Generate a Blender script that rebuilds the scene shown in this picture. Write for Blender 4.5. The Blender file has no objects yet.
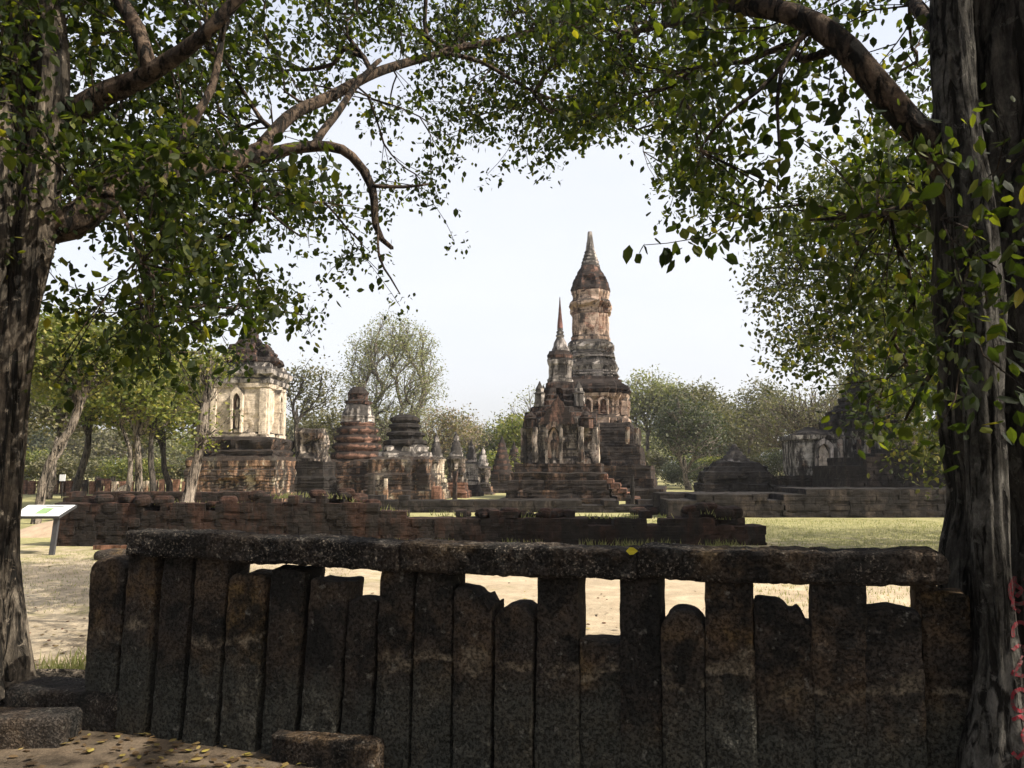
import bpy, math, random
import numpy as np
from mathutils import Vector, Matrix
from mathutils.bvhtree import BVHTree

# ------------------------------------------------------------ camera, sky, sun, exposure
SC = bpy.context.scene
F = 790.0                                  # focal length in pixels of a 1024 wide frame
PITCH = math.radians(6.2)
EYE = 1.6
cam_data = bpy.data.cameras.new('camera')
cam_data.sensor_width = 36.0
cam_data.lens = 36.0 * F / 1024.0
cam_data.clip_start = 0.05
cam_data.clip_end = 3000.0
cam = bpy.data.objects.new('camera', cam_data)
SC.collection.objects.link(cam)
cam.location = (0, 0, EYE)
cam.rotation_euler = (math.radians(90) + PITCH, 0, 0)
SC.camera = cam

SUN_EL = math.radians(44)
SUN_AZ = math.radians(-20)                 # direction towards the sun, from +X (right), negative = towards the camera
world = bpy.data.worlds.new('World')
SC.world = world
world.use_nodes = True
wn = world.node_tree
wn.nodes.clear()
w_out = wn.nodes.new('ShaderNodeOutputWorld')
w_bg = wn.nodes.new('ShaderNodeBackground')
w_sky = wn.nodes.new('ShaderNodeTexSky')
w_sky.sky_type = 'NISHITA'
w_sky.sun_disc = False
w_sky.sun_elevation = SUN_EL
w_sky.sun_rotation = math.radians(90) - SUN_AZ
w_sky.air_density = 1.0
w_sky.dust_density = 6.0
w_sky.ozone_density = 1.0
w_mix = wn.nodes.new('ShaderNodeMix'); w_mix.data_type = 'RGBA'          # thin white high veil over the blue
w_mix.inputs[0].default_value = 0.7
w_mix.inputs[7].default_value = (3.5, 3.52, 3.65, 1)
w_tc = wn.nodes.new('ShaderNodeTexCoord'); w_sp = wn.nodes.new('ShaderNodeSeparateXYZ'); w_rp = wn.nodes.new('ShaderNodeValToRGB')
wn.links.new(w_tc.outputs['Generated'], w_sp.inputs[0]); wn.links.new(w_sp.outputs[2], w_rp.inputs[0])
w_rp.color_ramp.elements[0].position = .38; w_rp.color_ramp.elements[0].color = (.78, .78, .78, 1)
w_rp.color_ramp.elements[1].position = .85; w_rp.color_ramp.elements[1].color = (.12, .12, .12, 1)
w_no = wn.nodes.new('ShaderNodeTexNoise'); w_no.inputs['Scale'].default_value = 2.2; w_no.inputs['Detail'].default_value = 5
w_mp = wn.nodes.new('ShaderNodeMapping'); w_mp.inputs['Scale'].default_value = (1, 1, 3); wn.links.new(w_tc.outputs['Generated'], w_mp.inputs[0]); wn.links.new(w_mp.outputs[0], w_no.inputs[0])
w_ma = wn.nodes.new('ShaderNodeMath'); w_ma.operation = 'MULTIPLY_ADD'; w_ma.inputs[1].default_value = .5; w_ma.inputs[2].default_value = .75
w_mb = wn.nodes.new('ShaderNodeMath'); w_mb.operation = 'MULTIPLY'; w_mb.use_clamp = True
wn.links.new(w_no.outputs[0], w_ma.inputs[0]); wn.links.new(w_ma.outputs[0], w_mb.inputs[0]); wn.links.new(w_rp.outputs[0], w_mb.inputs[1])
wn.links.new(w_mb.outputs[0], w_mix.inputs[0])
wn.links.new(w_sky.outputs[0], w_mix.inputs[6])
wn.links.new(w_mix.outputs[2], w_bg.inputs[0])
w_bg.inputs[1].default_value = 0.15
wn.links.new(w_bg.outputs[0], w_out.inputs[0])

sun_data = bpy.data.lights.new('sun', 'SUN')
sun_data.energy = 4.3
sun_data.angle = math.radians(0.5)
sun_data.color = (1.0, 0.93, 0.83)
sun = bpy.data.objects.new('sun', sun_data)
SC.collection.objects.link(sun)
sd = Vector((math.cos(SUN_EL) * math.cos(SUN_AZ), math.cos(SUN_EL) * math.sin(SUN_AZ), math.sin(SUN_EL)))
sun.rotation_euler = sd.to_track_quat('Z', 'Y').to_euler()

SC.view_settings.view_transform = 'Standard'
SC.view_settings.look = 'None'
SC.view_settings.exposure = 1.0
SC.view_settings.gamma = 1.0
SC.cycles.max_bounces = 5
SC.cycles.diffuse_bounces = 3
SC.cycles.transmission_bounces = 3
SC.cycles.volume_bounces = 0
SC.cycles.transparent_max_bounces = 4
SC.cycles.volume_max_steps = 32
SC.cycles.use_adaptive_sampling = True
SC.cycles.use_denoising = True
SC.cycles.sample_clamp_indirect = 4.0

rng = np.random.default_rng(11)
random.seed(5)

# ------------------------------------------------------------ pixel <-> place
CP, SP = math.cos(PITCH), math.sin(PITCH)
def at(px, py, Y):
    u = (px - 512.0) / F; v = (384.0 - py) / F
    d = (u, CP - v * SP, SP + v * CP)
    s = Y / d[1]
    return np.array((d[0] * s, Y, EYE + d[2] * s))
def zpx(py, Y): return at(512, py, Y)[2]
def xpx(px, Y, py=470): return at(px, py, Y)[0]
def mpp(Y): return Y / F

# ------------------------------------------------------------ value noise
def _h(ix, iy, iz, s):
    n = (ix * 73856093) ^ (iy * 19349663) ^ (iz * 83492791) ^ (s * 2654435761 & 0xffffffff)
    n = n & 0xffffffff
    n = ((n ^ (n >> 13)) * 1274126177) & 0xffffffff
    n = ((n ^ (n >> 16)) * 2246822519) & 0xffffffff
    return (n ^ (n >> 15)) / 4294967295.0 * 2 - 1
def vnoise(p, s=0):
    p = np.asarray(p, dtype=np.float64)
    i = np.floor(p).astype(np.int64); f = p - i
    f = f * f * (3 - 2 * f)
    r = 0
    for dx in (0, 1):
        for dy in (0, 1):
            for dz in (0, 1):
                w = (f[:, 0] if dx else 1 - f[:, 0]) * (f[:, 1] if dy else 1 - f[:, 1]) * (f[:, 2] if dz else 1 - f[:, 2])
                r = r + w * _h(i[:, 0] + dx, i[:, 1] + dy, i[:, 2] + dz, s)
    return r
def fbm(p, s=0, o=3):
    r = 0; a = 1; t = 0
    for k in range(o):
        r = r + a * vnoise(np.asarray(p) * (2 ** k), s + k * 17); t += a; a *= .5
    return r / t

# ------------------------------------------------------------ mesh helpers
def make_mesh(name, V, loops, counts, mats=(), smooth=False, midx=None):
    me = bpy.data.meshes.new(name)
    V = np.asarray(V, dtype=np.float32)
    loops = np.asarray(loops, dtype=np.int32).ravel(); counts = np.asarray(counts, dtype=np.int32)
    me.vertices.add(len(V)); me.vertices.foreach_set('co', V.ravel())
    me.loops.add(len(loops)); me.loops.foreach_set('vertex_index', loops)
    me.polygons.add(len(counts))
    st = np.zeros(len(counts), dtype=np.int32); st[1:] = np.cumsum(counts)[:-1]
    me.polygons.foreach_set('loop_start', st)
    try: me.polygons.foreach_set('loop_total', counts)
    except Exception: pass
    if midx is not None: me.polygons.foreach_set('material_index', np.asarray(midx, dtype=np.int32))
    me.polygons.foreach_set('use_smooth', np.full(len(counts), bool(smooth)))
    for m in mats: me.materials.append(m)
    me.update(calc_edges=True)
    me.validate()
    return me
class MB:
    """collects faces for ONE mesh object"""
    def __init__(s): s.V = []; s.L = []; s.C = []; s.n = 0
    def add(s, V, faces):
        V = np.asarray(V, dtype=np.float64).reshape(-1, 3)
        s.V.append(V)
        if isinstance(faces, np.ndarray):
            s.L.append((faces + s.n).ravel()); s.C.append(np.full(len(faces), faces.shape[1]))
        else:
            s.L.append(np.array([i + s.n for f in faces for i in f])); s.C.append(np.array([len(f) for f in faces]))
        s.n += len(V)
        return s
    def mesh(s, name, mat, smooth=False):
        return make_mesh(name, np.vstack(s.V), np.concatenate(s.L), np.concatenate(s.C), [mat], smooth)
    def verts(s): return np.vstack(s.V)
def link(name, mesh, parent=None, loc=None, rotz=0.0):
    o = bpy.data.objects.new(name, mesh)
    SC.collection.objects.link(o)
    if parent is not None: o.parent = parent
    if loc is not None: o.location = tuple(loc)
    o.rotation_euler = (0, 0, rotz)
    return o
def tag(o, label=None, cat=None, group=None, kind=None):
    if label: o['label'] = label
    if cat: o['category'] = cat
    if group: o['group'] = group
    if kind: o['kind'] = kind
    return o
def thing(name, label, cat, loc=(0, 0, 0), rotz=0.0, group=None):
    o = bpy.data.objects.new(name, None)
    o.empty_display_size = 0.2
    SC.collection.objects.link(o)
    o.location = tuple(loc); o.rotation_euler = (0, 0, rotz)
    return tag(o, label, cat, group)
def copy_tree(o, parent=None):
    c = o.copy(); SC.collection.objects.link(c)
    if parent is not None: c.parent = parent
    for ch in list(o.children): copy_tree(ch, c)
    return c

def box_surface(nx, ny, nz):
    """unit cube surface grid, verts in -1..1"""
    idx = {}; V = []; Fc = []
    def vid(i, j, k):
        key = (i, j, k)
        if key not in idx:
            idx[key] = len(V); V.append((2 * i / nx - 1, 2 * j / ny - 1, 2 * k / nz - 1))
        return idx[key]
    for k in (0, nz):
        for i in range(nx):
            for j in range(ny):
                q = [vid(i, j, k), vid(i + 1, j, k), vid(i + 1, j + 1, k), vid(i, j + 1, k)]
                Fc.append(q if k else q[::-1])
    for j in (0, ny):
        for i in range(nx):
            for k in range(nz):
                q = [vid(i, j, k), vid(i + 1, j, k), vid(i + 1, j, k + 1), vid(i, j, k + 1)]
                Fc.append(q[::-1] if j else q)
    for i in (0, nx):
        for j in range(ny):
            for k in range(nz):
                q = [vid(i, j, k), vid(i, j + 1, k), vid(i, j + 1, k + 1), vid(i, j, k + 1)]
                Fc.append(q if i else q[::-1])
    return np.array(V), np.array(Fc)
def rough_box(w, d, h, res=0.06, rnd=0.03, amp=0.012, seed=0, big=0.02, fine=9.0):
    """weathered block, base centre at the origin"""
    nx, ny, nz = [max(2, int(round(t / res))) for t in (w, d, h)]
    V, Fc = box_surface(nx, ny, nz)
    half = np.array((w, d, h)) / 2
    P = V * half
    inner = np.clip(P, -(half - rnd), half - rnd)
    D = P - inner
    L = np.linalg.norm(D, axis=1, keepdims=True)
    N = np.where(L > 1e-9, D / np.maximum(L, 1e-9), V / np.linalg.norm(V, axis=1, keepdims=True))
    P = np.where(L > 1e-9, inner + N * rnd, P)
    P = P + N * (fbm(P * fine, seed, 2) * amp)[:, None] + N * (vnoise(P * 2.3, seed + 5) * big)[:, None]
    P[:, 2] += h / 2
    return P, Fc

# ------------------------------------------------------------ node helper
class NT:
    def __init__(s, name):
        s.m = bpy.data.materials.new(name); s.m.use_nodes = True
        s.t = s.m.node_tree; s.t.nodes.clear()
        s.out = s.n('ShaderNodeOutputMaterial')
    def n(s, typ, **kw):
        nd = s.t.nodes.new(typ)
        for k, v in kw.items(): setattr(nd, k, v)
        return nd
    def l(s, a, b): s.t.links.new(a, b)
    def coords(s, scale=(1, 1, 1), src='Object'):
        tc = s.n('ShaderNodeTexCoord'); mp = s.n('ShaderNodeMapping')
        s.l(tc.outputs[src], mp.inputs[0]); mp.inputs['Scale'].default_value = scale
        return mp.outputs[0]
    def noise(s, vec, scale, detail=4, rough=.6, dist=0.0):
        nd = s.n('ShaderNodeTexNoise')
        s.l(vec, nd.inputs['Vector']); nd.inputs['Scale'].default_value = scale
        nd.inputs['Detail'].default_value = detail; nd.inputs['Roughness'].default_value = rough
        nd.inputs['Distortion'].default_value = dist
        return nd.outputs['Fac']
    def ramp(s, fac, stops):
        r = s.n('ShaderNodeValToRGB'); s.l(fac, r.inputs[0])
        els = r.color_ramp.elements
        while len(els) < len(stops): els.new(.5)
        for e, (p, c) in zip(els, stops):
            e.position = p; e.color = (*c, 1) if not isinstance(c, (int, float)) else (c, c, c, 1)
        return r.outputs[0]
    def mix(s, fac, a, b, mode='MIX'):
        m = s.n('ShaderNodeMix', data_type='RGBA', blend_type=mode)
        for i, v in ((0, fac), (6, a), (7, b)):
            if hasattr(v, 'links'): s.l(v, m.inputs[i])
            elif isinstance(v, (int, float)): m.inputs[i].default_value = v if i == 0 else (v, v, v, 1)
            else: m.inputs[i].default_value = (*v, 1)
        return m.outputs[2]
    def math(s, op, a, b=0.0, clamp=False):
        m = s.n('ShaderNodeMath', operation=op); m.use_clamp = clamp
        for i, v in ((0, a), (1, b)):
            if hasattr(v, 'links'): s.l(v, m.inputs[i])
            else: m.inputs[i].default_value = v
        return m.outputs[0]
    def bump(s, hgt, strength=.5, dist=.02, nrm=None):
        b = s.n('ShaderNodeBump'); s.l(hgt, b.inputs['Height'])
        b.inputs['Strength'].default_value = strength; b.inputs['Distance'].default_value = dist
        if nrm is not None: s.l(nrm, b.inputs['Normal'])
        return b.outputs[0]
    def bsdf(s, col, rough=.9, nrm=None, spec=.25):
        b = s.n('ShaderNodeBsdfPrincipled')
        if hasattr(col, 'links'): s.l(col, b.inputs['Base Color'])
        else: b.inputs['Base Color'].default_value = (*col, 1)
        b.inputs['Roughness'].default_value = rough
        b.inputs['Specular IOR Level'].default_value = spec
        if nrm is not None: s.l(nrm, b.inputs['Normal'])
        s.l(b.outputs[0], s.out.inputs[0])
        return s.m

def ruin_mat(name, c1, c2, mould=(.018, .016, .014), mould_amt=.5, plaster=None, plaster_amt=.5,
             row=.16, width=.42, mortar=.5, top_dark=.8, bump=.6, nscale=1.0):
    t = NT(name)
    co = t.coords()
    oi = t.n('ShaderNodeObjectInfo')
    off = t.n('ShaderNodeVectorMath', operation='ADD'); sc = t.n('ShaderNodeVectorMath', operation='SCALE')
    cb = t.n('ShaderNodeCombineXYZ')
    for i in range(3): t.l(oi.outputs['Random'], cb.inputs[i])
    t.l(cb.outputs[0], sc.inputs[0]); sc.inputs['Scale'].default_value = 37.0
    t.l(co, off.inputs[0]); t.l(sc.outputs[0], off.inputs[1])
    v = off.outputs[0]
    # bricks in the plane of each face
    sx = t.n('ShaderNodeSeparateXYZ'); t.l(co, sx.inputs[0])
    xy = t.math('ADD', sx.outputs[0], sx.outputs[1])
    wob = t.math('MULTIPLY', t.noise(v, 1.5, 2), .06)
    zz = t.math('ADD', sx.outputs[2], wob)
    cb2 = t.n('ShaderNodeCombineXYZ'); t.l(xy, cb2.inputs[0]); t.l(zz, cb2.inputs[1])
    br = t.n('ShaderNodeTexBrick'); t.l(cb2.outputs[0], br.inputs['Vector'])
    br.inputs['Scale'].default_value = 1.0
    br.inputs['Brick Width'].default_value = width; br.inputs['Row Height'].default_value = row
    br.inputs['Mortar Size'].default_value = row * .09
    br.inputs['Mortar Smooth'].default_value = .3
    br.inputs['Color1'].default_value = (.55, .55, .55, 1); br.inputs['Color2'].default_value = (1, 1, 1, 1)
    br.inputs['Mortar'].default_value = (1 - mortar,) * 3 + (1,)
    big = t.noise(v, .7 * nscale, 5, .65, .4)
    col = t.mix(t.ramp(big, [(.35, 0.0), (.65, 1.0)]), c1, c2)
    col = t.mix(.75, col, br.outputs['Color'], 'MULTIPLY')
    fine = t.noise(v, 14.0, 5, .75)
    col = t.mix(.8, col, t.ramp(fine, [(.3, .45), (.7, 1.35)]), 'MULTIPLY')
    med = t.noise(v, 4.0, 4, .7, .5)
    if plaster is not None:
        pn = t.noise(v, .9 * nscale, 6, .7, .6)
        pm = t.ramp(pn, [(max(0, .62 - plaster_amt * .5), 0.0), (max(.02, .68 - plaster_amt * .5), 1.0)])
        pc = t.mix(t.ramp(t.noise(v, 5.0, 5, .7), [(.35, 0.0), (.7, 1.0)]), plaster, tuple(x * .6 for x in plaster))
        col = t.mix(pm, col, pc)
    # black mould, in vertical streaks and on ledges
    mp = t.n('ShaderNodeMapping'); t.l(v, mp.inputs[0]); mp.inputs['Scale'].default_value = (1.6, 1.6, .35)
    st = t.noise(mp.outputs[0], 1.3 * nscale, 6, .72, .3)
    ge = t.n('ShaderNodeNewGeometry'); sn = t.n('ShaderNodeSeparateXYZ'); t.l(ge.outputs['Normal'], sn.inputs[0])
    up = t.math('MULTIPLY', t.math('MAXIMUM', sn.outputs[2], 0.0), top_dark * .35)
    mo = t.math('ADD', st, up)
    mo = t.ramp(mo, [(.64 - mould_amt * .35, 0.0), (.76 - mould_amt * .35, 1.0)])
    col = t.mix(t.math('MULTIPLY', mo, .93), col, mould)
    col = t.mix(.75, col, t.ramp(med, [(.32, .35), (.6, 1.3)]), 'MULTIPLY')
    hgt = t.math('ADD', t.math('MULTIPLY', fine, .6), t.math('MULTIPLY', br.outputs['Fac'], -.5))
    return t.bsdf(col, .95, t.bump(hgt, bump, .05), .1)

def laterite_mat(name, stain=True, speck=0.0):
    t = NT(name)
    co = t.coords()
    oi = t.n('ShaderNodeObjectInfo')
    cb = t.n('ShaderNodeCombineXYZ')
    for i in range(3): t.l(oi.outputs['Random'], cb.inputs[i])
    sc = t.n('ShaderNodeVectorMath', operation='SCALE'); t.l(cb.outputs[0], sc.inputs[0]); sc.inputs['Scale'].default_value = 53.0
    off = t.n('ShaderNodeVectorMath', operation='ADD'); t.l(co, off.inputs[0]); t.l(sc.outputs[0], off.inputs[1])
    v = off.outputs[0]
    a = t.noise(v, 2.2, 5, .65, .5)
    col = t.ramp(a, [(.25, (.022, .020, .017)), (.45, (.040, .032, .025)), (.58, (.062, .042, .025)), (.68, (.095, .062, .026)), (.78, (.13, .085, .035))])
    hv = t.n('ShaderNodeHueSaturation'); t.l(col, hv.inputs['Color'])           # each stone a little different
    t.l(t.math('ADD', t.math('MULTIPLY', oi.outputs['Random'], .9), .62), hv.inputs['Value'])
    t.l(t.math('ADD', t.math('MULTIPLY', oi.outputs['Random'], .5), .6), hv.inputs['Saturation'])
    col = hv.outputs[0]
    # dark algae patches
    b = t.noise(v, 3.1, 5, .7, .2)
    col = t.mix(t.ramp(b, [(.46, 0.0), (.58, .85)]), col, (.013, .013, .012))
    if stain:                                    # splash zone of grey dust on the lower half, with a pale tide mark
        sx = t.n('ShaderNodeSeparateXYZ'); t.l(co, sx.inputs[0])
        wob = t.math('MULTIPLY', t.noise(v, 3.5, 4, .6), .45)
        hz = t.math('ADD', sx.outputs[2], wob)
        lvl = t.math('ADD', hz, t.math('MULTIPLY', oi.outputs['Random'], -.25))
        lo = t.ramp(lvl, [(.44, 1.0), (.62, 0.0)])
        col = t.mix(t.math('MULTIPLY', lo, .75), col, (.055, .056, .046))
        tide = t.ramp(lvl, [(.60, 0.0), (.625, 1.0), (.66, .6), (.70, 0.0)])
        mk = t.ramp(oi.outputs['Random'], [(.45, 0.0), (.5, .85)])
        tide = t.math('MULTIPLY', tide, t.math('MULTIPLY', mk, t.ramp(t.noise(v, 9.0, 3), [(.4, 0.0), (.6, 1.0)])))
        col = t.mix(tide, col, (.20, .165, .115))
    lic = t.ramp(t.noise(v, 16.0, 4, .65), [(.62, 0.0), (.70, .5)])
    col = t.mix(lic, col, (.19, .18, .15))
    if speck:
        sp_ = t.ramp(t.noise(v, 70.0, 3, .6), [(.56, 0.0), (.62, 1.0)])
        pa = t.ramp(t.noise(v, 4.0, 4, .6), [(.40, 0.0), (.6, 1.0)])
        col = t.mix(t.math('MULTIPLY', t.math('MULTIPLY', sp_, pa), speck), col, (.26, .22, .17))
    vo = t.n('ShaderNodeTexVoronoi'); t.l(v, vo.inputs['Vector']); vo.inputs['Scale'].default_value = 75.0
    fine = t.noise(v, 60.0, 5, .8)
    pit = t.ramp(fine, [(.40, 0.0), (.50, 1.0)])
    col = t.mix(.8, col, t.mix(pit, .38, 1.3), 'MULTIPLY')
    hgt = t.math('ADD', t.math('MULTIPLY', pit, .8), t.math('MULTIPLY', vo.outputs['Distance'], .5))
    n1 = t.bump(t.noise(v, 12.0, 4, .7), .6, .03)
    return t.bsdf(col, .93, t.bump(hgt, .9, .014, n1), .12)

def bark_mat(name, c1, c2, c3=(.02, .018, .015), vs=.25, amt=.5, scale=6.0):
    t = NT(name)
    v = t.coords((1, 1, vs))
    v0 = t.coords()
    vf = t.coords((1, 1, vs * .45))
    a = t.noise(v, scale, 7, .72, 1.2)
    col = t.ramp(a, [(.34, c3), (.46, c2), (.62, c1)])
    b = t.noise(v0, 1.9, 6, .7, .6)
    col = t.mix(t.math('MULTIPLY', t.ramp(b, [(.44, 0.0), (.56, 1.0)]), amt), col, c3)
    fis = t.ramp(t.noise(vf, scale * 2.6, 5, .6, .8), [(.42, 0.0), (.50, 1.0)])      # fissures running up the stem
    col = t.mix(t.math('SUBTRACT', 1.0, fis), col, tuple(x * .7 for x in c3))
    li = t.ramp(t.noise(v0, 13.0, 6, .7, .5), [(.60, 0.0), (.64, .5)])
    col = t.mix(li, col, tuple(min(1, x * 1.25 + .01) for x in c1))
    fine = t.noise(v, 60.0, 6, .8)
    col = t.mix(.75, col, t.ramp(fine, [(.35, .45), (.65, 1.35)]), 'MULTIPLY')
    hgt = t.math('ADD', t.math('MULTIPLY', fis, .8), t.math('ADD', a, t.math('MULTIPLY', fine, .4)))
    return t.bsdf(col, .92, t.bump(hgt, 1.0, .03), .1)

def leaf_mat(name, stops, trans=.35, tint=(1.3, 1.5, .5)):
    t = NT(name)
    ge = t.n('ShaderNodeNewGeometry')
    col = t.ramp(ge.outputs['Random Per Island'], stops)
    d = t.n('ShaderNodeBsdfPrincipled'); t.l(col, d.inputs['Base Color'])
    d.inputs['Roughness'].default_value = .55; d.inputs['Specular IOR Level'].default_value = .14
    tr = t.n('ShaderNodeBsdfTranslucent')
    t.l(t.mix(1.0, col, tint, 'MULTIPLY'), tr.inputs[0])
    mx = t.n('ShaderNodeMixShader'); mx.inputs[0].default_value = trans
    t.l(d.outputs[0], mx.inputs[1]); t.l(tr.outputs[0], mx.inputs[2]); t.l(mx.outputs[0], t.out.inputs[0])
    return t.m
def plain_mat(name, col, rough=.7, var=.25, scale=8.0):
    t = NT(name); v = t.coords()
    n = t.noise(v, scale, 5, .7)
    c = t.mix(var, col, t.ramp(n, [(.3, .4), (.7, 1.3)]), 'MULTIPLY')
    return t.bsdf(c, rough, t.bump(n, .2, .01), .3)

M_LAT = laterite_mat('laterite_dark')
M_LATB = laterite_mat('laterite_block', stain=False, speck=.6)
M_LATS = laterite_mat('laterite_step', stain=False, speck=.3)
M_LATWALL = ruin_mat('laterite_wall', (.060, .032, .022), (.032, .021, .016), mould_amt=.68, row=.17, width=.38, mortar=.0, top_dark=-.35, bump=1.0)  # paler upward faces: sunlit highlights along the wall top put into the colour
M_LATRED = ruin_mat('laterite_red', (.25, .135, .09), (.16, .08, .05), mould_amt=.35, row=.15, width=.3, mortar=.6, top_dark=.2)
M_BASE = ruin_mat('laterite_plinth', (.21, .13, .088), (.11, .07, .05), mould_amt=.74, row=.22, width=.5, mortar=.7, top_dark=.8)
M_BASEL = ruin_mat('laterite_plinth_warm', (.38, .235, .15), (.24, .14, .09), mould_amt=.60, row=.22, width=.5, mortar=.6, top_dark=.8, plaster=(.5, .42, .32), plaster_amt=.22)  # brighter plinth copy, its cream patches standing in for sunlit faces
M_CREAM = ruin_mat('stucco_cream', (.40, .26, .17), (.3, .17, .11), mould_amt=.26, plaster=(.62, .52, .40), plaster_amt=.85, row=.1, width=.25, top_dark=.9)
M_TAN = ruin_mat('stucco_tan', (.42, .25, .175), (.30, .17, .12), mould_amt=.40, plaster=(.54, .40, .30), plaster_amt=.45, row=.12, width=.3, top_dark=.9)
M_GREYST = ruin_mat('stucco_grey', (.24, .165, .12), (.14, .10, .08), mould_amt=.52, plaster=(.46, .41, .36), plaster_amt=.6, row=.12, width=.3, top_dark=.9)
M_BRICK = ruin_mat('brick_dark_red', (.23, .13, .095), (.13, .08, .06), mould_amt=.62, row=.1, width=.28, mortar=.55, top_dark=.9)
M_BRICKL = ruin_mat('brick_ringed', (.30, .165, .115), (.19, .11, .08), mould_amt=.45, row=.1, width=.28, mortar=.4, top_dark=1.0)
M_SPIRE = ruin_mat('spire_grey', (.40, .36, .32), (.25, .22, .2), mould_amt=.4, row=.12, width=.3, mortar=.2, top_dark=.5)
M_REDSP = ruin_mat('spire_red', (.22, .11, .09), (.13, .075, .065), mould_amt=.3, row=.1, width=.3, mortar=.2)
M_SHADOWST = ruin_mat('stone_dark', (.085, .065, .052), (.05, .042, .034), mould_amt=.70, row=.24, width=.55, mortar=.6, top_dark=.5)  # shadow tone of the right-hand ruins put into the colour; elsewhere blackened stone
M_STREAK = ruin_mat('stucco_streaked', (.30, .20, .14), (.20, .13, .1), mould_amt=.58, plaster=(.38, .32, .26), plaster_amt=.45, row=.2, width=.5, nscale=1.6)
M_STREAKD = ruin_mat('stucco_shaded_stained', (.16, .12, .09), (.10, .075, .06), mould_amt=.66, plaster=(.36, .33, .28), plaster_amt=.5, row=.2, width=.5, nscale=1.6)  # darker copy of the streaked stucco, tree shade put into its colour
M_BARK_L = bark_mat('bark_pale', (.24, .20, .15), (.085, .068, .05), vs=.22, amt=.75)
M_BARK_R = bark_mat('bark_grey', (.12, .11, .09), (.05, .044, .036), vs=.3, amt=.75)
M_BARK_RL = bark_mat('bark_pale_stem', (.155, .145, .125), (.075, .07, .058), vs=.4, amt=.5, scale=9.0)
M_BARK_LIMB = bark_mat('bark_limb', (.15, .108, .075), (.06, .043, .031), vs=.8, amt=.4)
M_BARK_F = bark_mat('bark_far', (.34, .29, .23), (.2, .165, .13), amt=.3)
M_BARK_D = bark_mat('bark_far_dark', (.13, .11, .09), (.07, .06, .05), amt=.3)
M_LEAF = leaf_mat('leaf_near', [(0, (.011, .018, .006)), (.55, (.020, .030, .009)), (.85, (.046, .058, .014)), (.97, (.09, .10, .02)), (1, (.15, .13, .025))], .45, (2.3, 2.4, .5))
M_LEAF_Y = leaf_mat('leaf_yellow_green', [(0, (.065, .085, .03)), (.5, (.13, .143, .042)), (.85, (.21, .20, .062)), (1, (.28, .24, .08))], .42)
M_LEAF_M = leaf_mat('leaf_mid', [(0, (.025, .034, .012)), (.5, (.052, .062, .018)), (.85, (.11, .11, .032)), (1, (.19, .16, .045))], .38)
M_LEAF_O = leaf_mat('leaf_olive', [(0, (.072, .070, .042)), (.5, (.11, .105, .06)), (1, (.17, .15, .085))], .3)
M_LEAF_D = leaf_mat('leaf_deep', [(0, (.03, .038, .022)), (.6, (.052, .060, .034)), (1, (.09, .095, .05))], .25)
M_LEAF_P = leaf_mat('leaf_pale', [(0, (.13, .14, .08)), (.5, (.19, .19, .11)), (1, (.25, .23, .14))], .35)
M_LEAF_R = leaf_mat('leaf_russet', [(0, (.15, .115, .075)), (.5, (.2, .15, .1)), (1, (.16, .17, .08))], .3)
M_LITTER = leaf_mat('leaf_litter', [(0, (.07, .045, .025)), (.6, (.15, .10, .05)), (.85, (.26, .20, .06)), (1, (.34, .28, .06))], .15)
M_GRASS = leaf_mat('grass_blade', [(0, (.12, .14, .05)), (.5, (.20, .20, .09)), (1, (.32, .28, .15))], .4)

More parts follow.
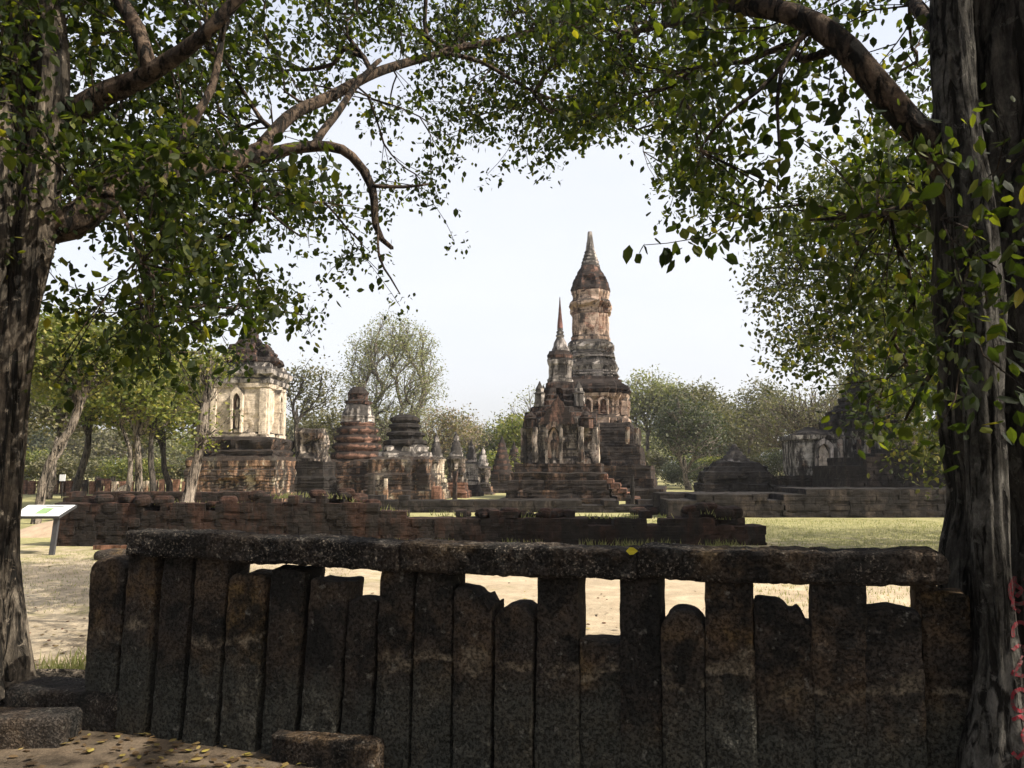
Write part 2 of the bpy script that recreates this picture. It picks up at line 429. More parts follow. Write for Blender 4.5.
# ------------------------------------------------------------ ground
def ground_z(x, y):
    p = np.stack([np.asarray(x) * .25, np.asarray(y) * .25, np.zeros_like(np.asarray(x, dtype=float))], 1)
    q = p * 6
    z = fbm(p, 3, 2) * .035 + fbm(q, 7, 2) * .012
    return z
def gz(x, y): return float(ground_z(np.array([x]), np.array([y]))[0])
def build_ground():
    def axis(lo, hi, fine_lo, fine_hi, fs):
        a = list(np.arange(fine_lo, fine_hi, fs)); s = fs; v = fine_hi
        while v < hi: a.append(v); s *= 1.25; v += s
        a.append(hi); s = fs; v = fine_lo; b = []
        while v > lo: v -= s; s *= 1.25; b.append(v)
        return np.array(b[::-1] + a)
    X = axis(-900, 900, -7, 7, .14); Yy = axis(-700, 1100, 2, 16, .14)
    gx, gy = np.meshgrid(X, Yy)
    x = gx.ravel(); y = gy.ravel()
    V = np.stack([x, y, ground_z(x, y)], 1)
    nx = len(X); ny = len(Yy)
    i, j = np.meshgrid(np.arange(nx - 1), np.arange(ny - 1))
    a = (j * nx + i).ravel()
    Fc = np.stack([a, a + 1, a + nx + 1, a + nx], 1)
    t = NT('ground_earth')
    v = t.coords()
    n1 = t.noise(v, .35, 6, .65, .5); n2 = t.noise(v, 2.6, 6, .7, .2); n3 = t.noise(v, 45.0, 5, .8)
    sand = t.mix(t.ramp(n2, [(.35, 0.0), (.65, 1.0)]), (.47, .39, .27), (.36, .285, .19))
    grass = t.mix(t.ramp(t.noise(v, 7.0, 5, .75), [(.35, 0.0), (.65, 1.0)]), (.22, .215, .09), (.34, .305, .155))
    sx = t.n('ShaderNodeSeparateXYZ'); t.l(v, sx.inputs[0])
    far = t.math('MULTIPLY', t.math('SUBTRACT', sx.outputs[1], 10.0), .085, True)
    gm = t.math('ADD', t.math('MULTIPLY', n1, .9), t.math('MULTIPLY', t.math('SUBTRACT', n2, .5), .7))
    gm = t.math('ADD', gm, t.math('MULTIPLY', far, .45))
    gm = t.ramp(gm, [(.56, 0.0), (.76, 1.0)])
    col = t.mix(gm, sand, grass)
    near = t.ramp(t.math('MULTIPLY', sx.outputs[1], .1), [(.52, 1.0), (.72, 0.0)])       # darker soil on the near side, fading out beyond the fence
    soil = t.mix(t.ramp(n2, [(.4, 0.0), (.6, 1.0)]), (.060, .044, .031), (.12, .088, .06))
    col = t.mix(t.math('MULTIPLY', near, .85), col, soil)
    col = t.mix(.8, col, t.ramp(n3, [(.3, .6), (.7, 1.25)]), 'MULTIPLY')
    col = t.mix(.6, col, t.ramp(t.noise(v, 1.3, 6, .75, .8), [(.38, .68), (.6, 1.15)]), 'MULTIPLY')  # random mottling, partly shadow streaks put into the ground colour
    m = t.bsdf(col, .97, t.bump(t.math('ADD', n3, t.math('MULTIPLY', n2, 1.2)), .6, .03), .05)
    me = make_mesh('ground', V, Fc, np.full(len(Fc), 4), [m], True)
    tag(link('ground', me), kind='structure')
build_ground()

# ------------------------------------------------------------ stone structures
def plan_pts(kind, seg=.25, hw=2.0):
    if kind == 'circ':
        n = 40; a = np.linspace(0, 2 * math.pi, n, endpoint=False)
        return np.stack([np.cos(a), np.sin(a)], 1)
    if kind == 'oct':
        a = np.radians(np.arange(8) * 45 + 22.5); c = np.stack([np.cos(a), np.sin(a)], 1) / math.cos(math.radians(22.5))
    elif kind == 'sq':
        c = np.array([(1, -1), (1, 1), (-1, 1), (-1, -1)], float)
    elif kind == 'red':
        q = [(1, -.55), (1, .55), (.86, .55), (.86, .72), (.72, .72), (.72, .86), (.55, .86)]
        c = []
        for k in range(4):
            co, si = [(1, 0), (0, 1), (-1, 0), (0, -1)][k]
            for x, y in q: c.append((x * co - y * si, x * si + y * co))
        c = np.array(c, float)
    out = []
    for i in range(len(c)):
        a, b = c[i], c[(i + 1) % len(c)]
        n = max(1, int(np.linalg.norm(b - a) * hw / seg))
        for k in range(n): out.append(a + (b - a) * k / n)
    return np.array(out)
def loft(prof, kind, seed=0, amp=.04, step=.11, seg=.2, jit=.022, cap_noise=0.0):
    """prof: list of (half width m, z m) from the bottom up -> (V, faces)"""
    hwm = max(p[0] for p in prof)
    pl = plan_pts(kind, seg, hwm)
    if amp < .055: jit = .005
    r = random.Random(seed)
    rings = []
    for (a, za), (b, zb) in zip(prof[:-1], prof[1:]):
        n = max(1, int(abs(zb - za) / step))
        for k in range(n):
            f = k / n
            j = r.uniform(-jit, jit) if 0 < k else 0
            rings.append((a + (b - a) * f + j, za + (zb - za) * f))
            if 0 < k and jit > .015: rings.append((a + (b - a) * f - j * .6, za + (zb - za) * (f + .02)))
    rings.append(prof[-1])
    m = len(pl); V = []
    for rad, z in rings:
        V.append(np.column_stack([pl * rad, np.full(m, z)]))
    V.append(np.array([[0, 0, prof[-1][1]]]))
    V = np.vstack(V)
    hr = np.linalg.norm(V[:, :2], axis=1, keepdims=True)
    N = np.column_stack([V[:, :2] / np.maximum(hr, .05), np.zeros(len(V))])
    nz = fbm(V * 1.6, seed, 3) * amp + vnoise(V * 5.5, seed + 3) * amp * .6
    bite = fbm(V * 1.1 + 7, seed + 40, 2)                       # broken-away chunks
    nz = nz - np.clip(bite - .28, 0, .12) * amp * 22
    sc = np.clip(hr[:, 0] / .5, .12, 1.0)
    V = V + N * (nz * sc)[:, None]
    V[:, 2] += vnoise(V * 2.1, seed + 9) * amp * .5 * sc
    n = len(rings); i, j = np.meshgrid(np.arange(m), np.arange(n - 1))
    a = (j * m + i).ravel(); b = (j * m + (i + 1) % m).ravel()
    Fc = [list(t) for t in np.stack([a, b, b + m, a + m], 1)]
    c = n * m
    for k in range(m): Fc.append([(n - 1) * m + k, (n - 1) * m + (k + 1) % m, c])
    return V, Fc
SQF = {'sq': .93, 'red': .96, 'oct': 1.0, 'circ': 1.0}
def pxprof(pts, Y, kind):
    """pts: (half width px, py) from the bottom up"""
    return [(max(.01, hw * mpp(Y) * SQF[kind]), zpx(py, Y)) for hw, py in pts]
def part(root, name, V, Fc, mat, smooth=False, parent=None):
    return link(name, MB().add(V, Fc).mesh(name, mat, smooth), parent if parent is not None else root)
def stack_thing(name, label, cat, px, Y, rotz, specs, group=None, seed=0):
    """specs: (part name, plan, px profile, material, roughness amp)"""
    root = thing(name, label, cat, (xpx(px, Y), Y, 0), rotz, group)
    for k, sp in enumerate(specs):
        pn, kind, pts, mat, amp = sp[:5]
        V, Fc = loft(pxprof(pts, Y, kind), kind, seed * 31 + k * 7, amp, seg=max(.14, .1 + Y * .003))
        part(root, pn, V, Fc, mat, kind == 'circ')
    return root
def prism(pts, y0, y1):
    """outline in x,z extruded between y0 and y1"""
    n = len(pts)
    V = [(x, y0, z) for x, z in pts] + [(x, y1, z) for x, z in pts]
    Fc = [list(range(n))[::-1], [n + i for i in range(n)]]
    for i in range(n): Fc.append([i, (i + 1) % n, n + (i + 1) % n, n + i])
    return np.array(V, float), Fc
def bx(x0, x1, y0, y1, z0, z1):
    V = [(x, y, z) for z in (z0, z1) for y in (y0, y1) for x in (x0, x1)]
    return np.array(V, float), [[0, 2, 3, 1], [4, 5, 7, 6], [0, 1, 5, 4], [2, 6, 7, 3], [0, 4, 6, 2], [1, 3, 7, 5]]
def arch_pts(w, h, n=8):
    """pointed arch outline, base centre at the origin"""
    s = h * .55; P = [(-w, 0)]
    for k in range(n + 1):
        t = k / n; P.append((-w * (1 - t ** 1.5) if t < 1 else 0, s + (h - s) * (.75 * math.sin(t * math.pi / 2) + .25 * t ** 3)))
    P2 = [(-x, z) for x, z in P[::-1][1:]]
    return P + P2
def xform(V, ang, off):
    c, s = math.cos(ang), math.sin(ang)
    V = np.array(V, float)
    return np.column_stack([V[:, 0] * c - V[:, 1] * s, V[:, 0] * s + V[:, 1] * c, V[:, 2]]) + np.array(off)
def niche(root, ang, dist, z0, w, h, mat, back, figure=True, gable=True, off=0.0):
    """a framed niche standing proud of the wall at distance dist; ang 0 faces -Y"""
    o = (math.sin(ang) * dist + math.cos(ang) * off, -math.cos(ang) * dist + math.sin(ang) * off, z0)
    fr = MB()
    for s in (-1, 1):
        fr.add(*(lambda q: (xform(q[0], ang, o), q[1]))(bx(s * w * 1.22 - w * .2, s * w * 1.22 + w * .2, -.22, .12, 0, h * .62)))
        fr.add(*(lambda q: (xform(q[0], ang, o), q[1]))(bx(s * w * 1.22 - w * .28, s * w * 1.22 + w * .28, -.27, .1, h * .62, h * .70)))
    outer = [(x * 1.55, z) for x, z in arch_pts(w, h * .60)]; inner = [(x * .98, z) for x, z in arch_pts(w, h * .42)]
    n = len(outer)
    V = [(x, -.25, z + h * .702) for x, z in outer] + [(x, -.25, z + h * .702) for x, z in inner] + \
        [(x, .08, z + h * .702) for x, z in outer] + [(x, .08, z + h * .702) for x, z in inner]
    Fc = []
    for i in range(n - 1):
        Fc += [[i, n + i, n + i + 1, i + 1], [2 * n + i, i, i + 1, 2 * n + i + 1], [n + i, 3 * n + i, 3 * n + i + 1, n + i + 1]]
    fr.add(xform(V, ang, o), Fc)
    nf = link('niche_frame', fr.mesh('niche_frame', mat), root)
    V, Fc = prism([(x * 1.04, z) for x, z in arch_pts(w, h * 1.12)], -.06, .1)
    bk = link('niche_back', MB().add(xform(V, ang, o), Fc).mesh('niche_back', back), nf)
    if figure:
        pr = [(w * .75, 0), (w * .8, h * .10), (w * .45, h * .14), (w * .4, h * .3), (w * .55, h * .5), (w * .62, h * .62), (w * .5, h * .7),
              (w * .18, h * .73), (w * .2, h * .77), (w * .27, h * .83), (w * .22, h * .9), (w * .08, h * .95), (.01, h * 1.0)]
        V, Fc = loft(pr, 'circ', 3, .01, step=.1)
        V[:, 1] = V[:, 1] * .5 - .08
        fg = link('relief_figure', MB().add(xform(V, ang, o), Fc).mesh('relief_figure', mat, True), nf)

A0 = math.radians(-8)
# --- the tall tower chedi with the lotus-bud crown
Y = 46
tower = stack_thing('lotus_bud_chedi', 'tallest tan tower chedi with dark lotus-bud crown, rising behind the small pointed one', 'chedi', 592.5, Y, math.radians(-12), [
    ('terrace', 'sq', [(76, 502), (76, 487), (66, 487), (66, 478)], M_BASE, .06),
    ('terrace', 'sq', [(64, 478), (64, 466), (54, 466), (53, 448), (47, 448), (45, 432), (43, 425)], M_BASE, .07),
    ('niche_tier', 'red', [(38, 425), (39, 420), (35, 416), (34, 402), (37, 399), (38, 396)], M_TAN, .07),
    ('cornice', 'red', [(37, 396), (40, 392), (38, 387), (36, 385), (30, 382), (29, 379)], M_BRICK, .08),
    ('moulding', 'red', [(27, 379), (27, 375), (24.5, 374), (26, 371), (27.5, 368), (25, 364), (23.5, 360), (25, 357), (22.5, 352), (24, 349), (23, 345), (20, 342)], M_GREYST, .09),
    ('shaft', 'red', [(19.5, 342), (20, 339), (18.8, 337), (18.3, 320), (18.5, 316)], M_TAN, .04),
    ('moulding', 'red', [(19, 316), (21, 314), (20.5, 310), (22, 308), (21.5, 304), (18.6, 302), (18.2, 298), (19.5, 293)], M_TAN, .09),
    ('lotus_bud', 'oct', [(18.4, 295.5), (19.0, 291), (18.0, 285.5), (15.4, 279), (12.3, 273), (9.8, 267.5)], M_BRICK, .1),
    ('ringed_spire', 'circ', [(10, 268), (9.6, 265.6), (8.2, 265), (8.9, 263), (8.6, 261.8), (7.2, 261.2), (7.9, 259.3), (7.4, 258.2), (6.1, 257.6), (6.8, 255.9), (6.3, 254.6), (5.2, 254), (5.9, 252.4), (4.6, 251)], M_GREYST, .02),
    ('finial', 'circ', [(4.7, 251), (4.2, 247), (3.0, 237), (2.6, 233), (2.2, 231.8)], M_SPIRE, .015)], seed=1)
m = mpp(Y)
for ang in (0, math.pi / 2, -math.pi / 2):
    for off in (-15, 0, 15):
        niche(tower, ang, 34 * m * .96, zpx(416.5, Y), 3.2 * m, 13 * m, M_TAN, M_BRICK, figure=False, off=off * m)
V, Fc = bx(-25 * m, 25 * m, -25 * m, 25 * m, zpx(376.4, Y), zpx(375.2, Y)); V[:, :2] *= 1.12
wb = MB()
for zc, rr in ((376.0, 27.0), (373.2, 25.2), (358.3, 24.0)):
    V, Fc = loft([(rr * m * .97 + .05, zpx(zc + .7, Y)), (rr * m * .97 + .05, zpx(zc - .7, Y))], 'red', 4, .02)
    wb.add(V, Fc)
link('white_band', wb.mesh('white_band', M_SPIRE), tower)
pp = [(-19, 0), (-6, 0), (6, 0), (19, 0)]
for (ox, oy) in ((46, -40), (46, -22), (46, 0), (38, -47)):          # broken posts on the terrace edge
    V, Fc = rough_box(5 * m, 5 * m, 17 * m, .25, .1, .03, 8 + ox, .06)
    part(tower, 'broken_post', V + np.array((ox * m, oy * m, zpx(447, Y))), Fc, M_BASEL)

# --- small pointed chedi with gabled niches, in front of the tower
Y = 36; m = mpp(Y)
cen = stack_thing('pointed_chedi', 'small dark gabled chedi with thin red spire, in front of the tall tower', 'chedi', 561, Y, A0, [
    ('plinth', 'sq', [(58, 506), (58, 497), (52, 496.5), (52, 489)], M_BASE, .09),
    ('plinth', 'sq', [(50, 489), (50, 480), (47, 479.5), (48, 473), (44, 472), (44, 464)], M_BASE, .08),
    ('body', 'red', [(35.5, 464), (36, 459), (33.5, 457), (33, 432), (35, 429), (36, 425), (34.5, 421), (31, 418)], M_STREAK, .1),
    ('roof_tier', 'red', [(32, 419), (33, 415), (29, 413), (28.5, 409), (25, 407), (25.5, 403), (21.5, 401), (21.5, 397), (18, 395), (18, 391), (15.5, 389), (15, 384), (13, 382)], M_BRICK, .16),
    ('upper_body', 'red', [(12.5, 383), (13, 380), (11.8, 379), (11.8, 367), (13.2, 365), (13.4, 361), (11.6, 358)], M_GREYST, .05),
    ('shoulder', 'oct', [(12.4, 359), (12.8, 356), (11, 354), (10.2, 351.5)], M_BRICK, .04),
    ('bell', 'circ', [(9, 352.5), (8.8, 350), (7.4, 347), (6.4, 343), (5.0, 340), (3.6, 337.5)], M_SPIRE, .03),
    ('ringed_spire', 'circ', [(3.2, 338), (4.4, 336.5), (4.2, 335), (2.8, 334.3), (3.9, 333), (3.6, 331.5), (2.4, 330.8), (3.2, 329.6), (2.6, 328)], M_GREYST, .01),
    ('spire_tip', 'circ', [(2.9, 328.2), (2.5, 322), (1.5, 312), (.8, 304), (.3, 297)], M_REDSP, .006)], seed=2)
for ang in (0, math.pi / 2, -math.pi / 2, math.pi):
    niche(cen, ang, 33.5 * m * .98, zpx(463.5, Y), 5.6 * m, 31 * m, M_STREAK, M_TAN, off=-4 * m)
    # side bays and stepped gable above the niche
    for s in (-1, 1):
        V, Fc = rough_box(5.5 * m, 6 * m, 34 * m, .16, .05, .03, 30, .03)
        c, sn = math.cos(ang), math.sin(ang)
        part(cen, 'pilaster', xform(V, ang, (sn * 34.5 * m + c * s * 22 * m, -c * 34.5 * m + sn * s * 22 * m, zpx(463, Y))), Fc, M_CREAM if (s > 0 and ang == math.pi / 2) else M_STREAK)
    g = [(-17, 426), (-16, 420), (-12, 418), (-11, 412), (-7, 410), (-5, 405), (-1.5, 402), (0, 398), (1.5, 402), (5, 405), (7, 410), (11, 412), (12, 418), (16, 420), (17, 426)]
    V, Fc = prism([(x * m, zpx(z if ang == 0 else 412 + (z - 398) * .5, Y)) for x, z in g], -36.0 * m, -27 * m)
    part(cen, 'gable', xform(V, ang, (0, 0, 0)), Fc, M_BRICK)
for sx_ in (-1, 1):
    for sy_ in (-1, 1):
        for (d, top, bot, w) in ((27, 413, 424, 6), (19, 383, 402, 4.5)):
            pr = [(w, bot + 6), (w, bot - (bot - top) * .3), (w * 1.2, bot - (bot - top) * .35), (w * .8, bot - (bot - top) * .45), (w * .85, bot - (bot - top) * .6), (w * .4, bot - (bot - top) * .8), (.4, top)]
            V, Fc = loft([(a * m, zpx(b, Y)) for a, b in pr], 'oct', 9, .04, seg=.2)
            part(cen, 'corner_turret', V + np.array((sx_ * d * m, sy_ * d * m, 0)), Fc, M_GREYST if d < 22 else M_BRICK)
st = MB()
for k in range(9):
    V, Fc = rough_box(.42, 2.4, .22, .2, .04, .03, 40 + k, .04)
    st.add(V + np.array((58 * m * .93 - .3 + .28 * (4 - k) + .3, -.6, .2 * k)), Fc)
link('stairway', st.mesh('stairway', M_LATRED), cen)

# --- square cream chedi on the left
Y = 39; m = mpp(Y)
sq = stack_thing('square_chedi', 'square chedi with cream stucco body above blackened laterite base, right of the bare trunk', 'chedi', 246, Y, math.radians(-1), [
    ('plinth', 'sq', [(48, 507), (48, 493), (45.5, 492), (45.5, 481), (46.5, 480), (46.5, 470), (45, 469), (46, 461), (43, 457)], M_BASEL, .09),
    ('plinth', 'sq', [(40, 457), (41, 452), (38, 450), (40, 446), (40, 441), (36, 438)], M_BASE, .09),
    ('body', 'sq', [(32, 438), (32, 435), (30, 433), (30, 392), (32, 390), (32.5, 386)], M_CREAM, .03),
    ('cornice', 'sq', [(33, 386), (34, 382), (32, 380), (35.5, 377), (36, 373), (32, 370), (31, 366)], M_GREYST, .1),
    ('roof_tier', 'red', [(30, 367), (33, 364), (31, 360), (25, 358), (26, 353), (21, 351), (20, 346), (12, 344), (10, 339)], M_BRICK, .16),
    ('broken_spire', 'oct', [(8, 341), (7, 334), (5, 328), (3, 322)], M_BRICK, .08)], seed=3)
for ang in (0, math.pi / 2):
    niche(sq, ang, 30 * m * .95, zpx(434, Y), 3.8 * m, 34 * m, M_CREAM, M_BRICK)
    for s in (-1, 1):
        c, sn = math.cos(ang), math.sin(ang)
        V, Fc = rough_box(7.0 * m, 3.4 * m, 45 * m, .2, .03, .015, 44, .02)
        part(sq, 'pilaster', xform(V, ang, (sn * 28.2 * m + c * s * 24.5 * m, -c * 28.2 * m + sn * s * 24.5 * m, zpx(436, Y))), Fc, M_CREAM)

# --- broken pillar-like chedi, round chedi and crowned chedi
stack_thing('broken_chedi', 'narrow truncated chedi stump with pale streaks, beside the cream square chedi', 'chedi', 312, 41, A0, [
    ('plinth', 'sq', [(22, 506), (22, 478), (20, 476), (20, 462)], M_SHADOWST, .08),
    ('body', 'red', [(17, 462), (16, 456), (14.5, 452), (15, 438), (16, 433), (14, 429)], M_STREAK, .14)], seed=4)
stack_thing('bell_chedi', 'round ringed brick chedi with grey knob top and lit orange base block', 'chedi', 357, 43, A0, [
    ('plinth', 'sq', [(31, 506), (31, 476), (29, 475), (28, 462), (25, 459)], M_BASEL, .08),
    ('ringed_base', 'circ', [(25, 459), (26.5, 457), (26, 453), (21.5, 451.5), (22, 450), (25, 448), (24.5, 444.5), (20, 443), (20.5, 441.5), (23.3, 440), (22.8, 436.5), (18, 435), (18.5, 433.5), (21, 432), (20.5, 428.5), (16, 427), (16.5, 425), (18, 424), (15.5, 421.5)], M_BRICKL, .04),
    ('bell', 'circ', [(16, 423), (16, 420), (15, 413), (13, 407), (12, 404)], M_GREYST, .1),
    ('neck', 'oct', [(12.5, 405), (13.5, 402), (10, 400), (9, 396), (10.5, 394), (8, 390), (5, 387)], M_BRICK, .12)], seed=5)
stack_thing('crowned_chedi', 'squat chedi with blackened stepped crown and pale speckled band, between round and slim chedis', 'chedi', 405, 40, A0, [
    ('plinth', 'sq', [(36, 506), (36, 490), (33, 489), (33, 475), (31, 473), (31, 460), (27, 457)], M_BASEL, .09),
    ('body', 'red', [(26, 458), (25, 453), (22, 451), (22.5, 447), (19, 445)], M_GREYST, .12),
    ('stepped_crown', 'oct', [(18.5, 446), (20.5, 444), (20, 441), (15.5, 439.5), (16, 437), (18, 435.5), (17.5, 433), (13, 431.5), (13, 429), (15, 427.5), (14.5, 425), (11.5, 423.5), (13.8, 421), (13, 418), (8, 415)], M_SHADOWST, .06)], seed=6)

# --- the row of little chedis receding to the right
rows = [
    (436, 44, 433, 10, 'slim stucco chedi with leaning grey cone, directly right of the squat black-crowned chedi'),
    (456, 46, 432, 11, 'grey coned chedi with white lit edge, second of the receding row'),
    (471, 49, 440, 9, 'dark chedi with ringed cone on dark box body, third of the receding row'),
    (483, 52, 447, 9, 'small weathered pale chedi with short cone, fourth and lowest of the receding row'),
    (502, 56, 436, 11, 'brick chedi of stacked shrinking rings, left of the gabled pointed chedi'),
    (514, 61, 442, 12, 'shaded ringed brick chedi half hidden by the gabled pointed chedi')]
for k, (px, Yc, top, hw, lab) in enumerate(rows):
    h = 500 - top
    z = lambda f: 502 - (502 - top) * f
    if k in (4, 5):
        pr = [(hw * 1.0, z(.42))]
        for q in range(6):
            f = .42 + q * .085; w = hw * (1.0 - q * .135)
            pr += [(w, z(f + .05)), (w * .8, z(f + .06))]
        pr += [(hw * .16, z(.94)), (.5, z(1))]
        specs = [('plinth', 'sq', [(hw * 1.25, z(0)), (hw * 1.25, z(.18)), (hw * 1.05, z(.2)), (hw * .95, z(.42))], M_BASE, .06),
                 ('ringed_cone', 'circ', pr, M_BRICK, .04)]
    else:
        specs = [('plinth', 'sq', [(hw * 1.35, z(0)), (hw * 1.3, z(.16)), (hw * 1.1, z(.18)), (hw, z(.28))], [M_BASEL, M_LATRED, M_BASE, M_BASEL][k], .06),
                 ('body', 'red', [(hw * .95, z(.28)), (hw, z(.33)), (hw * .82, z(.36)), (hw * .82, z(.58)), (hw * .95, z(.62)), (hw * .7, z(.65))], [M_CREAM, M_STREAK, M_GREYST, M_STREAK][k], .07),
                 ('ringed_cone', 'circ', [(hw * .62, z(.65)), (hw * .66, z(.7)), (hw * .5, z(.72)), (hw * .54, z(.77)), (hw * .38, z(.79)), (hw * .42, z(.84)), (hw * .26, z(.86)), (hw * .28, z(.92)), (.6, z(1))], M_GREYST, .05)]
    stack_thing('row_chedi', lab, 'chedi', px, Yc, A0, specs, group='little chedis receding in a row', seed=20 + k)

# --- right-hand group, in the shade
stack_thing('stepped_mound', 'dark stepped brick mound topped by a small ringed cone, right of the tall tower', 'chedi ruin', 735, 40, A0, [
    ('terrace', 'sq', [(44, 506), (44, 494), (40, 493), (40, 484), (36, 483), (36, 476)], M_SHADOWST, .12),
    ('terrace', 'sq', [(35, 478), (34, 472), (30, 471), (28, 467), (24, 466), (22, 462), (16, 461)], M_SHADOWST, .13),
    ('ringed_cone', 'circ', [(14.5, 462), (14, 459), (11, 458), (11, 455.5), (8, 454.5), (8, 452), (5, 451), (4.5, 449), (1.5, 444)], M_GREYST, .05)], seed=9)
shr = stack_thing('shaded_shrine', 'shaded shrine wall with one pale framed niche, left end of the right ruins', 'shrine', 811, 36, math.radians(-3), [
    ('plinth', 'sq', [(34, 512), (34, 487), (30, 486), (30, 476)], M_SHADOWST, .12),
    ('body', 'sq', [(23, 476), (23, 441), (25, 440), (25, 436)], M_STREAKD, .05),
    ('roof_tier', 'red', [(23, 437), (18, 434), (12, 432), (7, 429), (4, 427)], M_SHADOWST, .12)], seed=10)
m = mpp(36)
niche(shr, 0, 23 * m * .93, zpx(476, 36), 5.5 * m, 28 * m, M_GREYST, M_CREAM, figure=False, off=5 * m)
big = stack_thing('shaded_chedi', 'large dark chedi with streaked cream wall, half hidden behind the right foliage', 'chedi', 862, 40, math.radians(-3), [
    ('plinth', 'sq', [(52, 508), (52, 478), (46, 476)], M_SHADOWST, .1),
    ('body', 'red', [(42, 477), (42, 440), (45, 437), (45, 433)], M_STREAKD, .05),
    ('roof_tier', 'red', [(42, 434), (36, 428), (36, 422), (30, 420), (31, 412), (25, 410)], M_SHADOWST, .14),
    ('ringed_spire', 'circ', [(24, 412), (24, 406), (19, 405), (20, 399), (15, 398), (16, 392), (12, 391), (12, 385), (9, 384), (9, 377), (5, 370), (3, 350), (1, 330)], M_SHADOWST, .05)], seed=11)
m = mpp(40)
for k in range(9):
    V, Fc = rough_box(.2, .2, 34 * m, .2, .03, .01, 60 + k, .02)
    part(big, 'pilaster', V + np.array(((-36 + k * 9) * m * .96, -42.4 * m * .96, zpx(475, 40))), Fc, [M_STREAK, M_STREAKD, M_TAN][k % 3])
def wall_mesh(x0, x1, y0, y1, top, seed, bw=.36, rowh=.17, amp=.03, jag=.5):
    """coursed rubble wall: staggered rough blocks on both faces round a core, the top course broken"""
    r = random.Random(seed); mb = MB(); zmax = max(top(x) for x in np.linspace(x0, x1, 60))
    dep = y1 - y0; k = 0; z = -.1
    while z < zmax + rowh * .5:
        hgt = rowh * r.uniform(.85, 1.15); x = x0 - (k % 2) * bw * .4
        while x < x1 - .04:
            w = bw * r.uniform(.6, 1.4); a = max(x, x0); b = min(x + w, x1); x += w
            if b - a < .08: continue
            for side in ((0, 1) if dep > .5 else (0,)):
                tz = top((a + b) / 2) + r.uniform(-1, .5) * rowh * jag
                if z + hgt * .45 > tz: continue
                d_ = dep * .56
                yc = (y0 + d_ / 2 if side == 0 else y1 - d_ / 2) + r.uniform(-.015, .015)
                V, Fc = rough_box(b - a + .01, d_ + r.uniform(-.03, .02), hgt + .012, .1, .014, amp * .7, r.randint(0, 9999), .02, 7.0)
                c_, s_ = math.cos(r.uniform(-.03, .03)), r.uniform(-.03, .03)
                V = np.column_stack([V[:, 0] * c_ - V[:, 1] * s_, V[:, 0] * s_ + V[:, 1] * c_, V[:, 2]])
                mb.add(V + np.array(((a + b) / 2, yc, z)), Fc)
        z += hgt; k += 1
    return mb
def lerp_prof(pts):
    xs = [p[0] for p in pts]; zs = [p[1] for p in pts]
    return lambda x: float(np.interp(x, xs, zs))
def low_wall(name, label, Yw, pts, depth, mat, seed, jag=.5, bw=.4, cat='wall'):
    P = [(xpx(px, Yw), zpx(py, Yw)) for px, py in pts]
    mb = wall_mesh(P[0][0], P[-1][0], Yw, Yw + depth, lerp_prof(P), seed, bw=bw, jag=jag)
    o = link(name, mb.mesh(name, mat)); return tag(o, label, cat)
low_wall('laterite_wall', 'long broken low laterite wall running behind the slab fence', 17.0,
         [(56, 504), (100, 502), (180, 506), (250, 508), (256, 500), (300, 497), (348, 499), (360, 506), (385, 511), (400, 515.5), (560, 518), (640, 519), (680, 518), (688, 514), (712, 514), (716, 519.5), (765, 520)], .8, M_LATWALL, 3, 1.0, .3)
low_wall('inner_wall', 'low dark inner wall behind the bare trunk and the information board', 25.0,
         [(64, 494), (140, 493), (150, 491), (200, 492), (262, 493)], .9, M_LATWALL, 5, .7, .32)
low_wall('terrace_wall', 'low dark terrace edge across the foot of the middle chedis', 30.0,
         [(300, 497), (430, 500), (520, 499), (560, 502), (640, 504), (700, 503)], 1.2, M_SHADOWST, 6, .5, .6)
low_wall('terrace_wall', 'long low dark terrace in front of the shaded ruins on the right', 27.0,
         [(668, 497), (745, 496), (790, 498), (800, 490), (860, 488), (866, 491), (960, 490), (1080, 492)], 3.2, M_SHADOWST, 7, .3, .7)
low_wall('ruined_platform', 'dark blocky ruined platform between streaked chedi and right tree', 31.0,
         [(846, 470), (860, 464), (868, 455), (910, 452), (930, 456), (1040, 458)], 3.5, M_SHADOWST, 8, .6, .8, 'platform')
low_wall('kerb_course', 'single low course of laterite blocks at the foot of the wall beside the board', 16.3,
         [(96, 543.5), (134, 543)], .3, M_LATRED, 9, .2, .5, 'kerb')
# far boundary fence of upright slabs, left
def far_fence():
    Yf = 52
    root = thing('slab_boundary', 'distant reddish boundary of upright slabs under the left trees', 'boundary wall', (0, 0, 0))
    r = random.Random(4); x = xpx(-60, Yf)
    while x < xpx(208, Yf):
        w = r.uniform(.3, .4); V, Fc = rough_box(w, .3, r.uniform(.85, 1.05), .2, .04, .03, r.randint(0, 999), .03)
        part(root, 'slab', V + np.array((x, Yf, 0)), Fc, M_LATRED if r.random() > .3 else M_BASEL)
        x += w + r.uniform(.1, .2)
far_fence()
